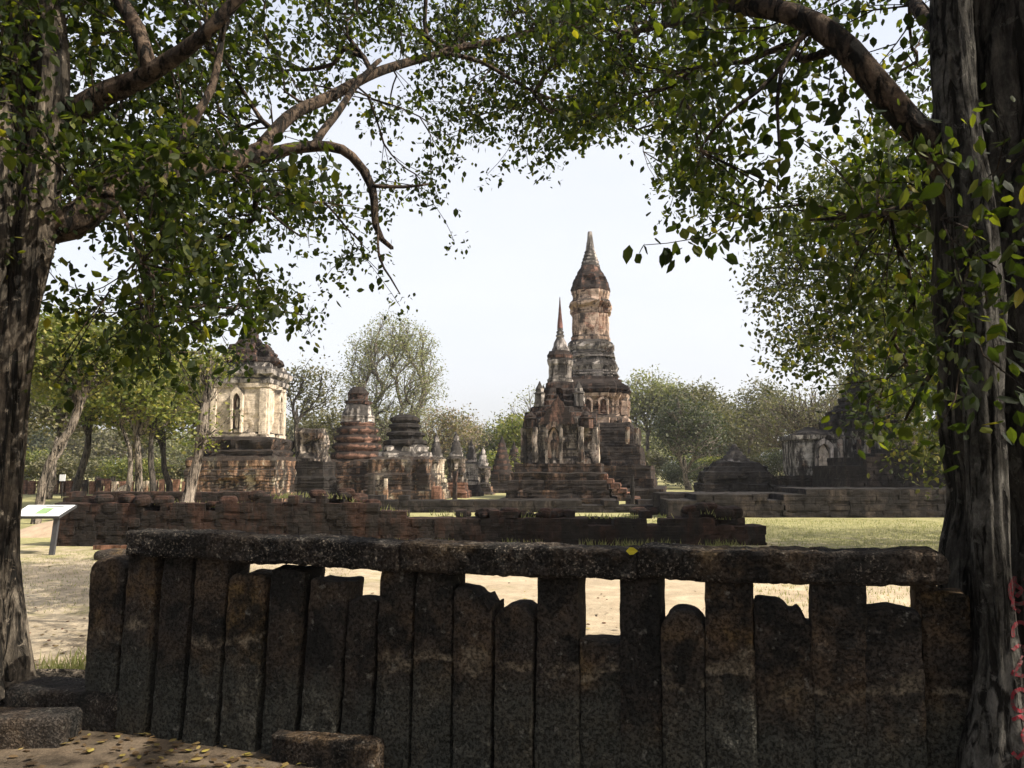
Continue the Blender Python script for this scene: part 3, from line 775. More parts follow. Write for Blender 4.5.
# posts standing among the ruins
for px, top, bot, w, Yp, mt, lab in ((437, 486, 503, 9, 33, M_LATRED, 'short squared orange laterite post at the foot of the slim coned chedi'),
                             (455, 471, 496, 5, 40, M_BRICK, 'dark upright laterite post before the grey coned chedi'),
                             (632, 474, 503, 3.5, 33, M_SHADOWST, 'thin dark upright post right of the stairway'),
                             (372, 474, 500, 6, 38, M_SHADOWST, 'dark upright post before the lit orange base block'),
                             (386, 478, 500, 4, 38, M_BASEL, 'narrow brown post between the round and squat chedis'),
                             (628, 495, 506, 6, 31, M_SHADOWST, 'stubby dark block post at the bottom of the stairway')):
    m = mpp(Yp)
    V, Fc = rough_box(w * m, w * m, zpx(top, Yp) + .05, .15, .04, .02, int(px), .03)
    o = link('stone_post', MB().add(V, Fc).mesh('stone_post', mt), None, (xpx(px, Yp), Yp, -.05), A0)
    tag(o, lab, 'post')

# ------------------------------------------------------------ foreground fence of upright slabs
FA = (xpx(133, 5.15, 540), 5.15); FB = (xpx(943, 3.72, 565), 3.72)
def fence_Y(px):
    u = (px - 512) / (F * 1.0)
    # x = u*Y/CP' ; ray/line intersection on the plan
    dx, dy = FB[0] - FA[0], FB[1] - FA[1]
    k = u / (CP - (384 - 560) / F * SP)
    t = (k * FA[1] - FA[0]) / (dx - k * dy)
    return FA[1] + dy * t
FANG = math.atan2(FB[1] - FA[1], FB[0] - FA[0])
fence = thing('slab_fence', 'foreground fence of upright dark laterite slabs under a heavy stone beam', 'fence', ((FA[0] + FB[0]) / 2, (FA[1] + FB[1]) / 2, 0), 0)
FO = np.array(fence.location)
def beam_bot(px): return float(np.interp(px, [100, 150, 410, 600, 900, 950], [556, 557.5, 575, 581, 588, 589]))
slabs = [  # top-left px, top-right px, top py (0 = carries the beam), bottom-left px, bottom-right px, style
    (88, 131, 557, 83, 118, 'r'), (127, 162, 0, 117, 150, ''), (162, 198, 0, 150, 184, ''), (198, 236, 0, 184, 222, ''), (232, 273, 574, 222, 262, 'c'),
    (274, 313, 570, 263, 300, ''), (313, 355, 581, 300, 337, ''), (352, 383, 600, 338, 373, 'f'), (383, 419, 0, 374, 413, ''), (420, 459, 0, 414, 456, ''),
    (458, 500, 588, 457, 497, 's'), (500, 541, 605, 498, 538, 'r'), (542, 585, 0, 539, 584, ''), (585, 626, 641, 585, 626, 'f'), (626, 666, 0, 627, 668, ''),
    (668, 709, 611, 669, 711, 'r'), (712, 758, 0, 712, 761, ''), (762, 819, 601, 763, 820, 's'), (821, 872, 0, 822, 872, ''), (873, 925, 611, 874, 928, 'f'),
    (925, 946, 0, 927, 950, ''), (931, 975, 594, 934, 977, 'b')]
for k, (tl, tr, ty, bl, brx, sty) in enumerate(slabs):
    pc = (tl + tr) / 2
    yo = .05 if sty == 'b' else (.07 if k == 20 else 0.0)
    Yt = fence_Y(pc) + yo
    if ty == 0: zt = zpx(beam_bot(pc), Yt - .1) + .02
    else: zt = zpx(ty, Yt - .1)
    m = mpp(Yt - .1)
    wt = (tr - tl) * m - .008; wbm = (brx - bl) * mpp(Yt - .1) - .006
    xt = at(pc, 600, Yt - .1)[0]; xb = at((bl + brx) / 2, 720, Yt - .1)[0]
    zb = -.25
    r = random.Random(100 + k)
    dp = .2 + r.uniform(-.02, .03)
    V, Fc = rough_box(1.0 * wt / math.cos(FANG) * .985, dp, zt - zb, .02, .016, .008, 300 + k, .007, 16.0)
    h = zt - zb
    f = np.clip(V[:, 2] / h, 0, 1.05)
    V[:, 0] *= (wbm + (wt - wbm) * f) / wt
    u = V[:, 0] / wt
    topw = np.clip((f - .88) / .12, 0, 1)
    if sty == 'r': V[:, 2] -= topw * (np.abs(u) * 2) ** 3 * .07
    if sty == 's': V[:, 2] -= topw * np.clip(u + .15, 0, 1) * .14 * (1 + .4 * np.sin(u * 20))
    if sty == 'c': V[:, 2] -= topw * (np.abs(u) * 2) ** 4 * .03
    V[:, 2] -= topw * (vnoise(V * 9, k) * .012 if ty else 0)
    a = FANG + r.uniform(-.03, .03)
    c, s = math.cos(a), math.sin(a)
    # lean: shift by height
    lean = (xb + (xt - xb) * np.clip(V[:, 2] / h, 0, 1))
    P = np.column_stack([V[:, 0] * c - V[:, 1] * s + lean, V[:, 0] * s + V[:, 1] * c + Yt, V[:, 2] + zb])
    piv = np.array(((xb), Yt, 0))
    o = link('slab', MB().add(P - piv, Fc).mesh('slab', M_LAT, False), fence, piv - FO)
for k, (a, b, t0, t1, b0, b1) in enumerate(((140, 409, 528, 541, 557, 575), (409.5, 640, 540, 545.5, 575, 582), (640.6, 944, 545.5, 549, 582, 589))):
    Ya, Yb = fence_Y(a) , fence_Y(b)
    pa = at(a, 560, Ya); pb = at(b, 560, Yb)
    L = math.hypot(pb[0] - pa[0], pb[1] - pa[1])
    za, zb_ = zpx((t0), Ya + .05), zpx(t1, Yb + .05)
    ba, bb = zpx(b0 - 2.5, Ya - .13), zpx(b1 - 2.5, Yb - .13)
    V, Fc = rough_box(L, .30, 1.0, .02, .0, .0, 0, 0)
    V, Fc = None, None
    H = ((za - ba) + (zb_ - bb)) / 2
    V, Fc = rough_box(L, .27, H, .018, .022, .014, 500 + k, .004, 22.0)
    f = V[:, 0] / L + .5
    V[:, 2] = V[:, 2] / H * ((za - ba) + ((zb_ - bb) - (za - ba)) * f) + ba + (bb - ba) * f
    if k == 2: V[:, 2] -= np.clip((f - .955) / .045, 0, 1) ** 2 * .035 * (V[:, 2] > (ba + .1))
    V[:, 2] += vnoise(np.column_stack([V[:, 0] * 3, V[:, 1] * 0, V[:, 0] * 0]), k) * .008
    c, s = math.cos(FANG), math.sin(FANG)
    P = np.column_stack([V[:, 0] * c - V[:, 1] * s + (pa[0] + pb[0]) / 2, V[:, 0] * s + V[:, 1] * c + (Ya + Yb) / 2, V[:, 2]])
    piv = np.array(((pa[0] + pb[0]) / 2, (Ya + Yb) / 2, za - .1))
    o = link('beam', MB().add(P - piv, Fc).mesh('beam', M_LATB, False), fence, piv - FO)

# blocks at the foot of the fence
def block(name, label, cat, p, w, d, h, rot, seed, mat=None, rnd=.05):
    V, Fc = rough_box(w, d, h, .025, rnd, .01, seed, .03, 9.0)
    o = link(name, MB().add(V, Fc).mesh(name, mat or M_LATS), None, p, rot)
    return tag(o, label, cat)
def on(px, py, Y): q = at(px, py, Y); return (q[0], q[1], 0)
gp = lambda px, py: at(px, py, (EYE * F / (py - 470)) * 1.0)
p = gp(30, 742); block('stone_block', 'rounded laterite step block, lowest of the three by the left tree', 'step block', (p[0] - .32, p[1] + .26, -.07), .85, .30, .24, .03, 71)
p = gp(60, 728); block('stone_block', 'long laterite step block lying directly behind the lowest step', 'step block', (p[0] - .02, p[1] + .38, -.05), 1.0, .36, .28, -.12, 72)
p = gp(75, 700); block('stone_block', 'thin flat stone between the left tree roots and the fence end', 'stone', (p[0] + .08, p[1] + .5, -.06), .62, .34, .17, .1, 73)
p = at(316, 745, 4.32); block('stone_block', 'low pitted block lying against the foot of the slab fence', 'stone', (p[0], 4.56, -.185), .66, .14, .32, FANG, 74, M_LATS, .022)
p = at(114, 556, 14.6); block('stone_block', 'small rounded dark stone on the grass before the far wall', 'stone', (p[0], 14.6, -.05), .6, .4, .2, 0, 75, rnd=.09)
# loose blocks on the wall and around
r = random.Random(77)
def loose(n, x0, x1, Yl, zt, s, group, label, spread=.4):
    V, Fc = rough_box(.3, .24, .17, .05, .05, .02, 88, .03)
    me = MB().add(V, Fc).mesh('loose_block', M_LATWALL)
    for k in range(n):
        px = r.uniform(x0, x1); sc = s * r.uniform(.65, 1.25)
        o = link('loose_block', me, None, (xpx(px, Yl), Yl + r.uniform(0, spread), zt(px) - .03 + r.uniform(0, .05)), r.uniform(0, 6))
        o.scale = (sc, sc, sc * r.uniform(.8, 1.1)); o.rotation_euler[0] = r.uniform(-.2, .2); tag(o, label, 'stone block', group)
wt_ = lerp_prof([(x, zpx(y, 17)) for x, y in [(56, 504), (100, 502), (180, 506), (250, 508), (256, 500), (300, 497), (348, 499), (360, 506), (385, 511), (400, 515.5), (560, 518), (640, 519), (680, 518), (688, 514), (712, 514), (716, 519.5), (765, 520)]])
loose(22, 465, 572, 17.2, lambda q: wt_(q), .8, 'loose blocks on the wall below the pointed chedi', 'small loose dark block on the low wall below the pointed chedi')
loose(14, 684, 745, 17.2, lambda q: wt_(q) + .05 * (1 - abs(q - 712) / 40), 1.0, 'loose blocks heaped near the wall end', 'loose reddish block heaped near the right end of the long wall')
loose(22, 90, 380, 17.1, lambda q: wt_(q), 1.0, 'loose blocks on the higher left wall', 'loose dark block on the higher left part of the long wall')
loose(16, 636, 682, 28.5, lambda q: .02, 1.4, 'rubble blocks by the terrace', 'pale rubble block lying below the tall tower', .8)

# information board
Yb_ = 15.3
ib = thing('information_board', 'white tilted information board on dark post beside the left tree', 'information board', (xpx(52, Yb_), Yb_, 0))
IBO = np.array(ib.location)
c0 = at(10, 516.5, 15.15); c1 = at(59, 516.5, 15.15); c2 = at(77, 505, 15.75); c3 = at(28, 505, 15.75)
top = np.array([c0, c1, c2, c3]); nrm = np.cross(c1 - c0, c3 - c0); nrm /= np.linalg.norm(nrm)
V = np.vstack([top, top - nrm * .045]) - IBO
Fc = [[0, 1, 2, 3], [7, 6, 5, 4], [0, 4, 5, 1], [1, 5, 6, 2], [2, 6, 7, 3], [3, 7, 4, 0]]
link('frame', MB().add(V, Fc).mesh('frame', plain_mat('board_metal_dark', (.05, .05, .05), .5)), ib)
cc = top.mean(0)
ins = cc + (top - cc) * .95 + nrm * .006
V = np.vstack([ins, ins - nrm * .004]) - IBO
pan = link('panel', MB().add(V, Fc).mesh('panel', plain_mat('board_white', (.78, .79, .76), .35, .1)), ib)
def lp(u, v): return (c0 * (1 - u) * (1 - v) + c1 * u * (1 - v) + c2 * u * v + c3 * (1 - u) * v) + nrm * .009 - IBO
tb = MB()
for (u0, u1, v0, v1) in [(.42, .66, .2, .7)]:
    tb.add([lp(u0, v0), lp(u1, v0), lp(u1, v1), lp(u0, v1)], [[0, 1, 2, 3]])
link('printed_map', tb.mesh('printed_map', plain_mat('board_print_green', (.22, .32, .14), .4, .3, 30)), pan)
tb = MB()
for k in range(6):
    v = .2 + k * .1; tb.add([lp(.70, v), lp(.93 - .04 * (k % 3), v), lp(.93 - .04 * (k % 3), v + .03), lp(.70, v + .03)], [[0, 1, 2, 3]])
tb.add([lp(.42, .8), lp(.8, .8), lp(.8, .88), lp(.42, .88)], [[0, 1, 2, 3]])
link('printed_lines', tb.mesh('printed_lines', plain_mat('board_print_grey', (.10, .11, .10), .4, .1)), pan)
for (px, py, bpx, w_) in ((57, 518, 51.5, .09), (13, 518, 8, .09)):
    a = at(px, py, 15.3); b = at(bpx, 552, 15.3); b[2] = -.1
    q = np.array([(-w_ / 2, -.03, 0), (w_ / 2, -.03, 0), (w_ / 2, .03, 0), (-w_ / 2, .03, 0)])
    V = np.vstack([q + b, q + a]) - IBO
    link('leg', MB().add(V, [[3, 2, 1, 0], [4, 5, 6, 7], [0, 1, 5, 4], [1, 2, 6, 5], [2, 3, 7, 6], [3, 0, 4, 7]]).mesh('leg', plain_mat('leg_metal', (.06, .06, .065), .5)), ib)
# small distant sign
sg = thing('small_sign', 'tiny white notice among the dark trunks at far left', 'sign', (xpx(63, 45), 45, 0))
V, Fc = bx(-.16, .16, -.02, .02, zpx(481, 45), zpx(474.5, 45)); part(sg, 'panel', V, Fc, plain_mat('notice_white', (.8, .8, .8)))
V, Fc = bx(-.03, .03, .021, .06, 0, zpx(475, 45)); part(sg, 'post', V, Fc, M_BARK_D)
# roofed frame of red timber, far left
rf = thing('timber_stand', 'small red-brown timber stand beyond the far slab boundary', 'stand', (xpx(106, 56), 56, 0))
V, Fc = bx(-.5, .5, -.25, .25, zpx(486, 56), zpx(478.5, 56)); part(rf, 'box', V, Fc, M_REDSP)
for s in (-.55, .55):
    V, Fc = bx(s - .04, s + .04, -.3, .3, 0, zpx(476.5, 56)); part(rf, 'leg', V, Fc, M_BARK_F)

# ------------------------------------------------------------ trees
class Skel:
    def __init__(s): s.P = []; s.par = []; s.R = []
    def add(s, p, par, r=0.0): s.P.append(np.array(p, float)); s.par.append(par); s.R.append(r); return len(s.P) - 1
    def line(s, pts, par=-1, rad=None, seg=.25, wob=.0, seed=0):
        """smooth polyline; returns the ids"""
        pts = [np.array(p, float) for p in pts]; ids = []
        if par >= 0: pts = [s.P[par]] + pts; rad = [s.R[par] if rad[0] is None else rad[0]] + list(rad[1:] if rad[0] is None else rad) if rad is not None else None
        n = len(pts)
        for i in range(n - 1):
            p0 = pts[max(i - 1, 0)]; p1 = pts[i]; p2 = pts[i + 1]; p3 = pts[min(i + 2, n - 1)]
            k = max(1, int(np.linalg.norm(p2 - p1) / seg))
            for j in range(k):
                t = j / k
                if i == 0 and j == 0 and par >= 0: ids.append(par); continue
                q = .5 * ((2 * p1) + (-p0 + p2) * t + (2 * p0 - 5 * p1 + 4 * p2 - p3) * t * t + (-p0 + 3 * p1 - 3 * p2 + p3) * t ** 3)
                rr = (rad[i] * (1 - t) + rad[i + 1] * t) if rad is not None else 0
                if wob: q = q + np.array([vnoise(np.array([[q[2] * 2, q[0] * 2, c * 9.1]]), seed)[0] for c in range(3)]) * wob
                ids.append(s.add(q, ids[-1] if ids else -1, rr))
        ids.append(s.add(pts[-1], ids[-1], rad[-1] if rad is not None else 0))
        return ids
    def grow(s, A, seg=.3, wob=.12, rg=None, sag=.0, up=0.0, start=0, pull=.0):
        """connect every attractor to the nearest node; returns tip ids"""
        rg = rg or np.random.default_rng(1)
        A = np.asarray(A); P = np.zeros((len(s.P) + len(A) * 14, 3)); n = len(s.P); P[:n] = np.array(s.P)
        d = np.min(((A[:, None] - P[None, start:n]) ** 2).sum(2), axis=1) if n * len(A) < 4e6 else \
            np.array([np.min(((a - P[start:n]) ** 2).sum(1)) for a in A])
        tips = []
        for i in np.argsort(d):
            a = A[i]
            dd = ((P[start:n] - a) ** 2)
            dd = dd.sum(1) + pull * np.maximum(0, P[start:n, 2] - a[2] + .1) ** 2
            j = int(np.argmin(dd)) + start
            # step back towards the root for smoother forks
            for _ in range(2):
                if s.par[j] > start and len(s.P) > 5: j = s.par[j]
            p = P[j]; L = np.linalg.norm(a - p)
            k = int(min(10, max(1, round(L / seg)))); last = j
            ctrl = (p + a) / 2 + rg.normal(size=3) * L * wob + np.array((0, 0, up * L))
            for t in np.linspace(0, 1, k + 1)[1:]:
                q = (1 - t) ** 2 * p + 2 * t * (1 - t) * ctrl + t * t * a
                last = s.add(q, last); P[n] = q; n += 1
                if n >= len(P): P = np.vstack([P, np.zeros((5000, 3))])
            tips.append(last)
        return tips
    def radii(s, tip=.004, e=2.4, cap=None):
        n = len(s.P); acc = np.zeros(n); R = np.array(s.R, float); out = np.zeros(n)
        for i in range(n - 1, -1, -1):
            r = max(tip, acc[i] ** (1 / e)) if acc[i] > 0 else tip
            if R[i] > 0: r = R[i]
            elif cap: r = min(r, cap)
            out[i] = r
            if s.par[i] >= 0: acc[s.par[i]] += r ** e
        s.r = out
    def mesh(s, mb, minr=0.0, sides=(3, 4, 6, 10), skip=()):
        n = len(s.P); ch = [[] for _ in range(n)]; roots = []
        for i, p in enumerate(s.par): (ch[p] if p >= 0 else roots).append(i)
        stack = [(r_, -1) for r_ in roots]
        while stack:
            i, par = stack.pop()
            chain = ([par] if par >= 0 else []) + [i]
            cur = i
            while ch[cur]:
                c = sorted(ch[cur], key=lambda q: -s.r[q])
                for o in c[1:]: stack.append((o, cur))
                cur = c[0]; chain.append(cur)
            rr = [s.r[c] for c in chain]
            if par >= 0: rr[0] = min(rr[0], rr[1] * 1.25)
            if chain[1 if par >= 0 else 0] in skip or max(rr[1:] or rr) < minr: continue
            if len(chain) < 2: continue
            m_ = max(rr); k = sides[0] if m_ < .012 else sides[1] if m_ < .04 else sides[2] if m_ < .1 else sides[3]
            tube(mb, [s.P[c] for c in chain], rr, k)
def tube(mb, P, R, k, disp=None):
    P = np.array(P); n = len(P)
    T = np.gradient(P, axis=0); T /= np.maximum(np.linalg.norm(T, axis=1, keepdims=True), 1e-9)
    u = np.cross(T[0], (0, 1, 0.1) if abs(T[0][1]) < .9 else (1, 0, 0)); u /= np.linalg.norm(u)
    a = np.linspace(0, 2 * math.pi, k, endpoint=False); V = []
    for i in range(n):
        u = u - T[i] * np.dot(u, T[i]); u /= max(np.linalg.norm(u), 1e-9); w = np.cross(T[i], u)
        rad = np.full(k, R[i])
        if disp is not None: rad = rad * disp(a, i / (n - 1), P[i])
        V.append(P[i] + (np.cos(a) * rad)[:, None] * u + (np.sin(a) * rad)[:, None] * w)
    V.append(P[-1:] + T[-1] * R[-1]); V = np.vstack(V)
    i, j = np.meshgrid(np.arange(k), np.arange(n - 1))
    q0 = (j * k + i).ravel(); q1 = (j * k + (i + 1) % k).ravel()
    Fq = np.stack([q0, q1, q1 + k, q0 + k], 1)
    mb.add(V, Fq)
    c = n * k
    mb.L.append(np.array([x + mb.n - len(V) for t in range(k) for x in ((n - 1) * k + t, (n - 1) * k + (t + 1) % k, c)]))
    mb.C.append(np.full(k, 3))
LEAF_V = np.array([(0, 0, 0), (.0, .33, -.03), (.0, .68, -.03), (0, 1, .0), (.27, .3, .03), (.25, .62, .03), (-.27, .3, .03), (-.25, .62, .03)])
LEAF_F = [[0, 4, 1], [0, 1, 6], [1, 4, 5, 2], [1, 2, 7, 6], [2, 5, 3], [2, 3, 7]]
def leaves_mesh(name, pos, size, rg, mat, simple=False, droop=.6, aspect=1.0):
    """pos (n,3), size (n,)"""
    n = len(pos)
    yaw = rg.uniform(0, 2 * math.pi, n); pit = rg.normal(-droop, .55, n); rol = rg.normal(0, .7, n)
    d = np.stack([np.cos(yaw) * np.cos(pit), np.sin(yaw) * np.cos(pit), np.sin(pit)], 1)      # along the leaf
    s_ = np.stack([-np.sin(yaw), np.cos(yaw), np.zeros(n)], 1)
    up = np.cross(s_, d)
    sx = s_ * np.cos(rol)[:, None] + up * np.sin(rol)[:, None]; nz = np.cross(sx, d)
    if simple: T = np.array([(0, 0, 0), (.34, .5, 0), (0, 1, 0), (-.34, .5, 0)]); Fl = [[0, 1, 2, 3]]
    else: T = LEAF_V; Fl = LEAF_F
    V = pos[:, None] + size[:, None, None] * (T[None, :, 0:1] * aspect * sx[:, None] + T[None, :, 1:2] * d[:, None] + T[None, :, 2:3] * nz[:, None])
    m_ = len(T); base = (np.arange(n) * m_)
    loops = np.concatenate([np.array(f) for f in Fl]); cnt = np.array([len(f) for f in Fl])
    L = (base[:, None] + loops[None]).ravel(); C = np.tile(cnt, n)
    return make_mesh(name, V.reshape(-1, 3), L, C, [mat], False)

def cluster_leaves(tips, per, spread, rg, flat=.7):
    n = len(tips); k = rg.poisson(per, n)
    idx = np.repeat(np.arange(n), k)
    off = np.clip(rg.normal(size=(len(idx), 3)), -1.7, 1.7) * spread * np.array((1, 1, flat))
    return tips[idx] + off

# ---- background tree builder
def bg_tree(name, label, cat, px, Y, top, hw, base_py=None, n=170, per=22, lsz=.28, leaf=M_LEAF_O, bark=M_BARK_F, seed=0, cb=.35, trunk=None, r0=.22,
            spread=.55, group=None, lumps=7, twig=.018, z0=0.0, asym=0.0, shell=.5, extra=None):
    rg = np.random.default_rng(seed)
    m = mpp(Y); H = zpx(top, Y) - z0; W = hw * m
    x0 = xpx(px, Y)
    root = thing(name, label, cat, (x0, Y, z0), 0, group)
    sk = Skel()
    if trunk is None:
        lean = rg.normal(0, .04 * H, 2)
        trunk = [(0, 0, -.1), (lean[0] * .3, lean[1] * .3, H * cb * .5), (lean[0], lean[1], H * cb), (lean[0] * 1.2, lean[1], H * (cb + .22))]
        rads = [r0 * 1.25, r0, r0 * .85, r0 * .4]
    else:
        trunk, rads = trunk
    sk.line(trunk, -1, rads, seg=.5, wob=.05, seed=seed)
    zc = H * (1 + cb) / 2; hz = H * (1 - cb) / 2
    # lumpy crown: attractors in a union of lobes
    lob = []
    if lumps == 1: lob = [(np.array((0, 0, zc)), 1.0)]
    for k in range(lumps if lumps > 1 else 0):
        v = rg.normal(size=3); v /= np.linalg.norm(v); v[2] = abs(v[2]) * .9 - .25
        f = rg.uniform(.35, .72)
        lob.append((np.array((v[0] * W * f + asym * W, v[1] * W * f, zc + v[2] * hz * f)), rg.uniform(.34, .58)))
    A = []
    while len(A) < n:
        c, s_ = lob[rg.integers(len(lob))]
        v = rg.normal(size=3); v /= np.linalg.norm(v); v *= rg.uniform(shell, 1)
        p = c + v * s_ * np.array((W, W, hz * 1.05))
        if p[2] < H * .12: continue
        A.append(p)
    A = np.array(A)
    if extra is not None: A = np.vstack([A, np.array(extra)])
    st = max(0, int(len(sk.P) * .45))
    tips = sk.grow(A, seg=max(.5, W * .12), wob=.10, rg=rg, start=st, up=-.04, pull=.8)
    sk.radii(tip=twig, e=2.2, cap=r0 * .6)
    mb = MB(); sk.mesh(mb, sides=(3, 3, 5, 8))
    link('trunk', mb.mesh('trunk', bark, True), root)
    if per > 0:
        pos = cluster_leaves(np.array([sk.P[t] for t in tips]), per, spread, rg)
        pos = pos[pos[:, 2] > .15]
        me = leaves_mesh('crown', pos, rg.uniform(.6, 1.2, len(pos)) * lsz, rg, leaf, True, .3)
        link('crown', me, root)
    return root

# left wood
def T(px, Y, x=0.0): return xpx(px, Y) - x
Yl = 24; x0 = T(38, Yl)
bg_tree('leaning_tree', 'leaning tree with thick pale crooked trunk, just right of the big left trunk', 'tree', 38, Yl, 290, 75, n=220, per=60, lsz=.16, leaf=M_LEAF_Y, seed=31, cb=.45, r0=.2,
        trunk=([(0, 0, -.1), (T(48, Yl) - x0, 0, zpx(462, Yl)), (T(69, Yl) - x0, 0, zpx(428, Yl)), (T(75, Yl) - x0, .1, zpx(400, Yl)), (T(88, Yl) - x0, .2, zpx(365, Yl)), (T(96, Yl) - x0, .3, zpx(325, Yl))], [.15, .115, .125, .13, .07, .04]), asym=.5, spread=.5)
Yl = 34; x0 = T(76, Yl)
bg_tree('dark_tree', 'dark-trunked leafy tree behind the leaning pale trunk', 'tree', 76, Yl, 318, 55, n=220, per=55, lsz=.2, leaf=M_LEAF_Y, bark=M_BARK_D, seed=32, cb=.3, r0=.17, spread=.6)
Yl = 30; x0 = T(128, Yl)
bg_tree('slender_tree', 'slender crooked pale stem with thin yellow-green crown, left wood', 'tree', 128, Yl, 330, 38, n=130, per=40, lsz=.18, leaf=M_LEAF_Y, seed=33, cb=.4, r0=.09,
        trunk=([(0, 0, -.1), (.02, 0, zpx(450, Yl)), (-.35, 0, zpx(425, Yl)), (-.2, 0, zpx(395, Yl)), (-.4, 0, zpx(350, Yl))], [.09, .08, .07, .06, .04]))
bg_tree('straight_tree', 'straight grey trunk with leafy crown, right of the slender crooked stem', 'tree', 141, 33, 322, 42, n=190, per=46, lsz=.2, leaf=M_LEAF_Y, seed=34, cb=.3, r0=.16)
bg_tree('straight_tree', 'thinner dark trunk third from the bare pale trunk in the left wood', 'tree', 155, 37, 330, 40, n=170, per=46, lsz=.2, leaf=M_LEAF_Y, bark=M_BARK_D, seed=35, cb=.3, r0=.15)
bg_tree('straight_tree', 'short brown-trunked tree closest to the bare pale trunk', 'tree', 172, 42, 345, 40, n=170, per=46, lsz=.22, leaf=M_LEAF_Y, bark=M_BARK_D, seed=36, cb=.2, r0=.18)
bg_tree('broad_tree', 'broad yellow-green tree filling the gap beside the big left trunk', 'tree', 48, 44, 300, 60, n=260, per=62, lsz=.26, leaf=M_LEAF_O, seed=37, cb=.08, r0=.25)
bg_tree('broad_tree', 'broad yellow-green tree at the back of the left wood', 'tree', 118, 50, 312, 70, n=320, per=62, lsz=.28, leaf=M_LEAF_O, seed=38, cb=.05, r0=.25)
bg_tree('broad_tree', 'olive tree behind the bare pale trunk and the cream chedi', 'tree', 205, 56, 340, 55, n=240, per=50, lsz=.28, leaf=M_LEAF_O, seed=39, cb=.1, r0=.25)
bg_tree('broad_tree', 'shaded tree mostly hidden by the big left trunk', 'tree', -20, 40, 290, 70, n=260, per=62, lsz=.24, leaf=M_LEAF_O, seed=40, cb=.1, r0=.25)
# bare pale trunk before the cream chedi, on its low mound
Yl = 21.0; z0 = zpx(505, Yl); x0 = T(189, Yl)
mv = []
bt = bg_tree('bare_tree', 'pale bare-limbed tree on a low mound in front of the cream chedi', 'tree', 189, Yl, 318, 46, n=120, per=7, lsz=.13, leaf=M_LEAF_Y, seed=41, cb=.5, r0=.17, z0=z0 - .1,
        trunk=([(-.05, 0, -.05), (.0, 0, .25), (.22, 0, zpx(455, Yl) - z0), (.33, 0, zpx(425, Yl) - z0), (.42, 0, zpx(385, Yl) - z0), (.40, 0, zpx(345, Yl) - z0)], [.30, .17, .13, .17, .10, .06]), spread=.22, twig=.008, extra=[(.3 + .9 * math.cos(q) * (.5 + .5 * math.sin(q * 5)), .5 * math.sin(q * 2), zpx(425, 21) - z0 + .5 * math.sin(q * 3)) for q in np.linspace(0, 6.2, 40)])
gxm, gym = np.meshgrid(np.linspace(-4, 4, 30), np.linspace(-1.8, 2.6, 20)); rr_ = np.clip(1 - (gxm / 4) ** 2, 0, 1) * np.clip(1 - (gym / (np.where(gym < 0, 1.8, 2.6))) ** 2, 0, 1)
P = np.column_stack([gxm.ravel(), gym.ravel(), (rr_ ** .6).ravel() * (z0 + .03) - .05]); P[:, 2] += vnoise(P * 2, 4) * .03
i, j = np.meshgrid(np.arange(29), np.arange(19)); a = (j * 30 + i).ravel()
me = make_mesh('earth_mound', P, np.stack([a, a + 1, a + 31, a + 30], 1), np.full(len(a), 4), [plain_mat('mound_earth', (.36, .27, .18), .95, .5, 4)], True)
tag(link('earth_mound', me, None, (x0, Yl, 0)), kind='structure')

# behind the middle chedis
bg_tree('sparse_tree', 'thin open tree with dark forked trunk between cream and round chedis', 'tree', 300, 55, 348, 38, n=130, per=14, lsz=.24, leaf=M_LEAF_O, bark=M_BARK_D, seed=51, cb=.35, r0=.22, spread=.45)
bg_tree('umbrella_tree', 'tall pale round-topped tree rising above the round ringed chedi', 'tree', 392, 72, 317, 54, n=1000, per=20, lsz=.2, leaf=M_LEAF_P, bark=M_BARK_F, seed=52, cb=.2, r0=.3, spread=.4, lumps=1, shell=.55, twig=.024)
bg_tree('olive_tree', 'low olive tree behind the broken chedi stump', 'tree', 335, 60, 395, 42, n=130, per=26, lsz=.26, leaf=M_LEAF_O, seed=53, cb=.2, r0=.2)
bg_tree('russet_tree', 'sparse russet-leaved tree behind the slim chedi row', 'tree', 440, 66, 392, 38, n=200, per=14, lsz=.24, leaf=M_LEAF_R, seed=54, cb=.2, r0=.2, spread=.5)
bg_tree('russet_tree', 'thin twiggy brownish tree fading left of the green bush', 'tree', 472, 74, 408, 32, n=200, per=8, lsz=.22, leaf=M_LEAF_R, seed=55, cb=.2, r0=.2, spread=.5)
bg_tree('round_tree', 'rounded green tree left of the gabled pointed chedi', 'tree', 516, 68, 408, 34, n=150, per=36, lsz=.3, leaf=M_LEAF_Y, seed=56, cb=.1, r0=.25)
bg_tree('twiggy_tree', 'faint bare tree crown directly behind the pointed chedi', 'tree', 530, 80, 372, 30, n=90, per=4, lsz=.22, leaf=M_LEAF_P, bark=M_BARK_F, seed=57, cb=.4, r0=.2)
bg_tree('dark_bush', 'dark green bushy tree behind the ringed brick chedis', 'tree', 496, 76, 425, 26, n=110, per=36, lsz=.3, leaf=M_LEAF_D, seed=58, cb=.05, r0=.2)
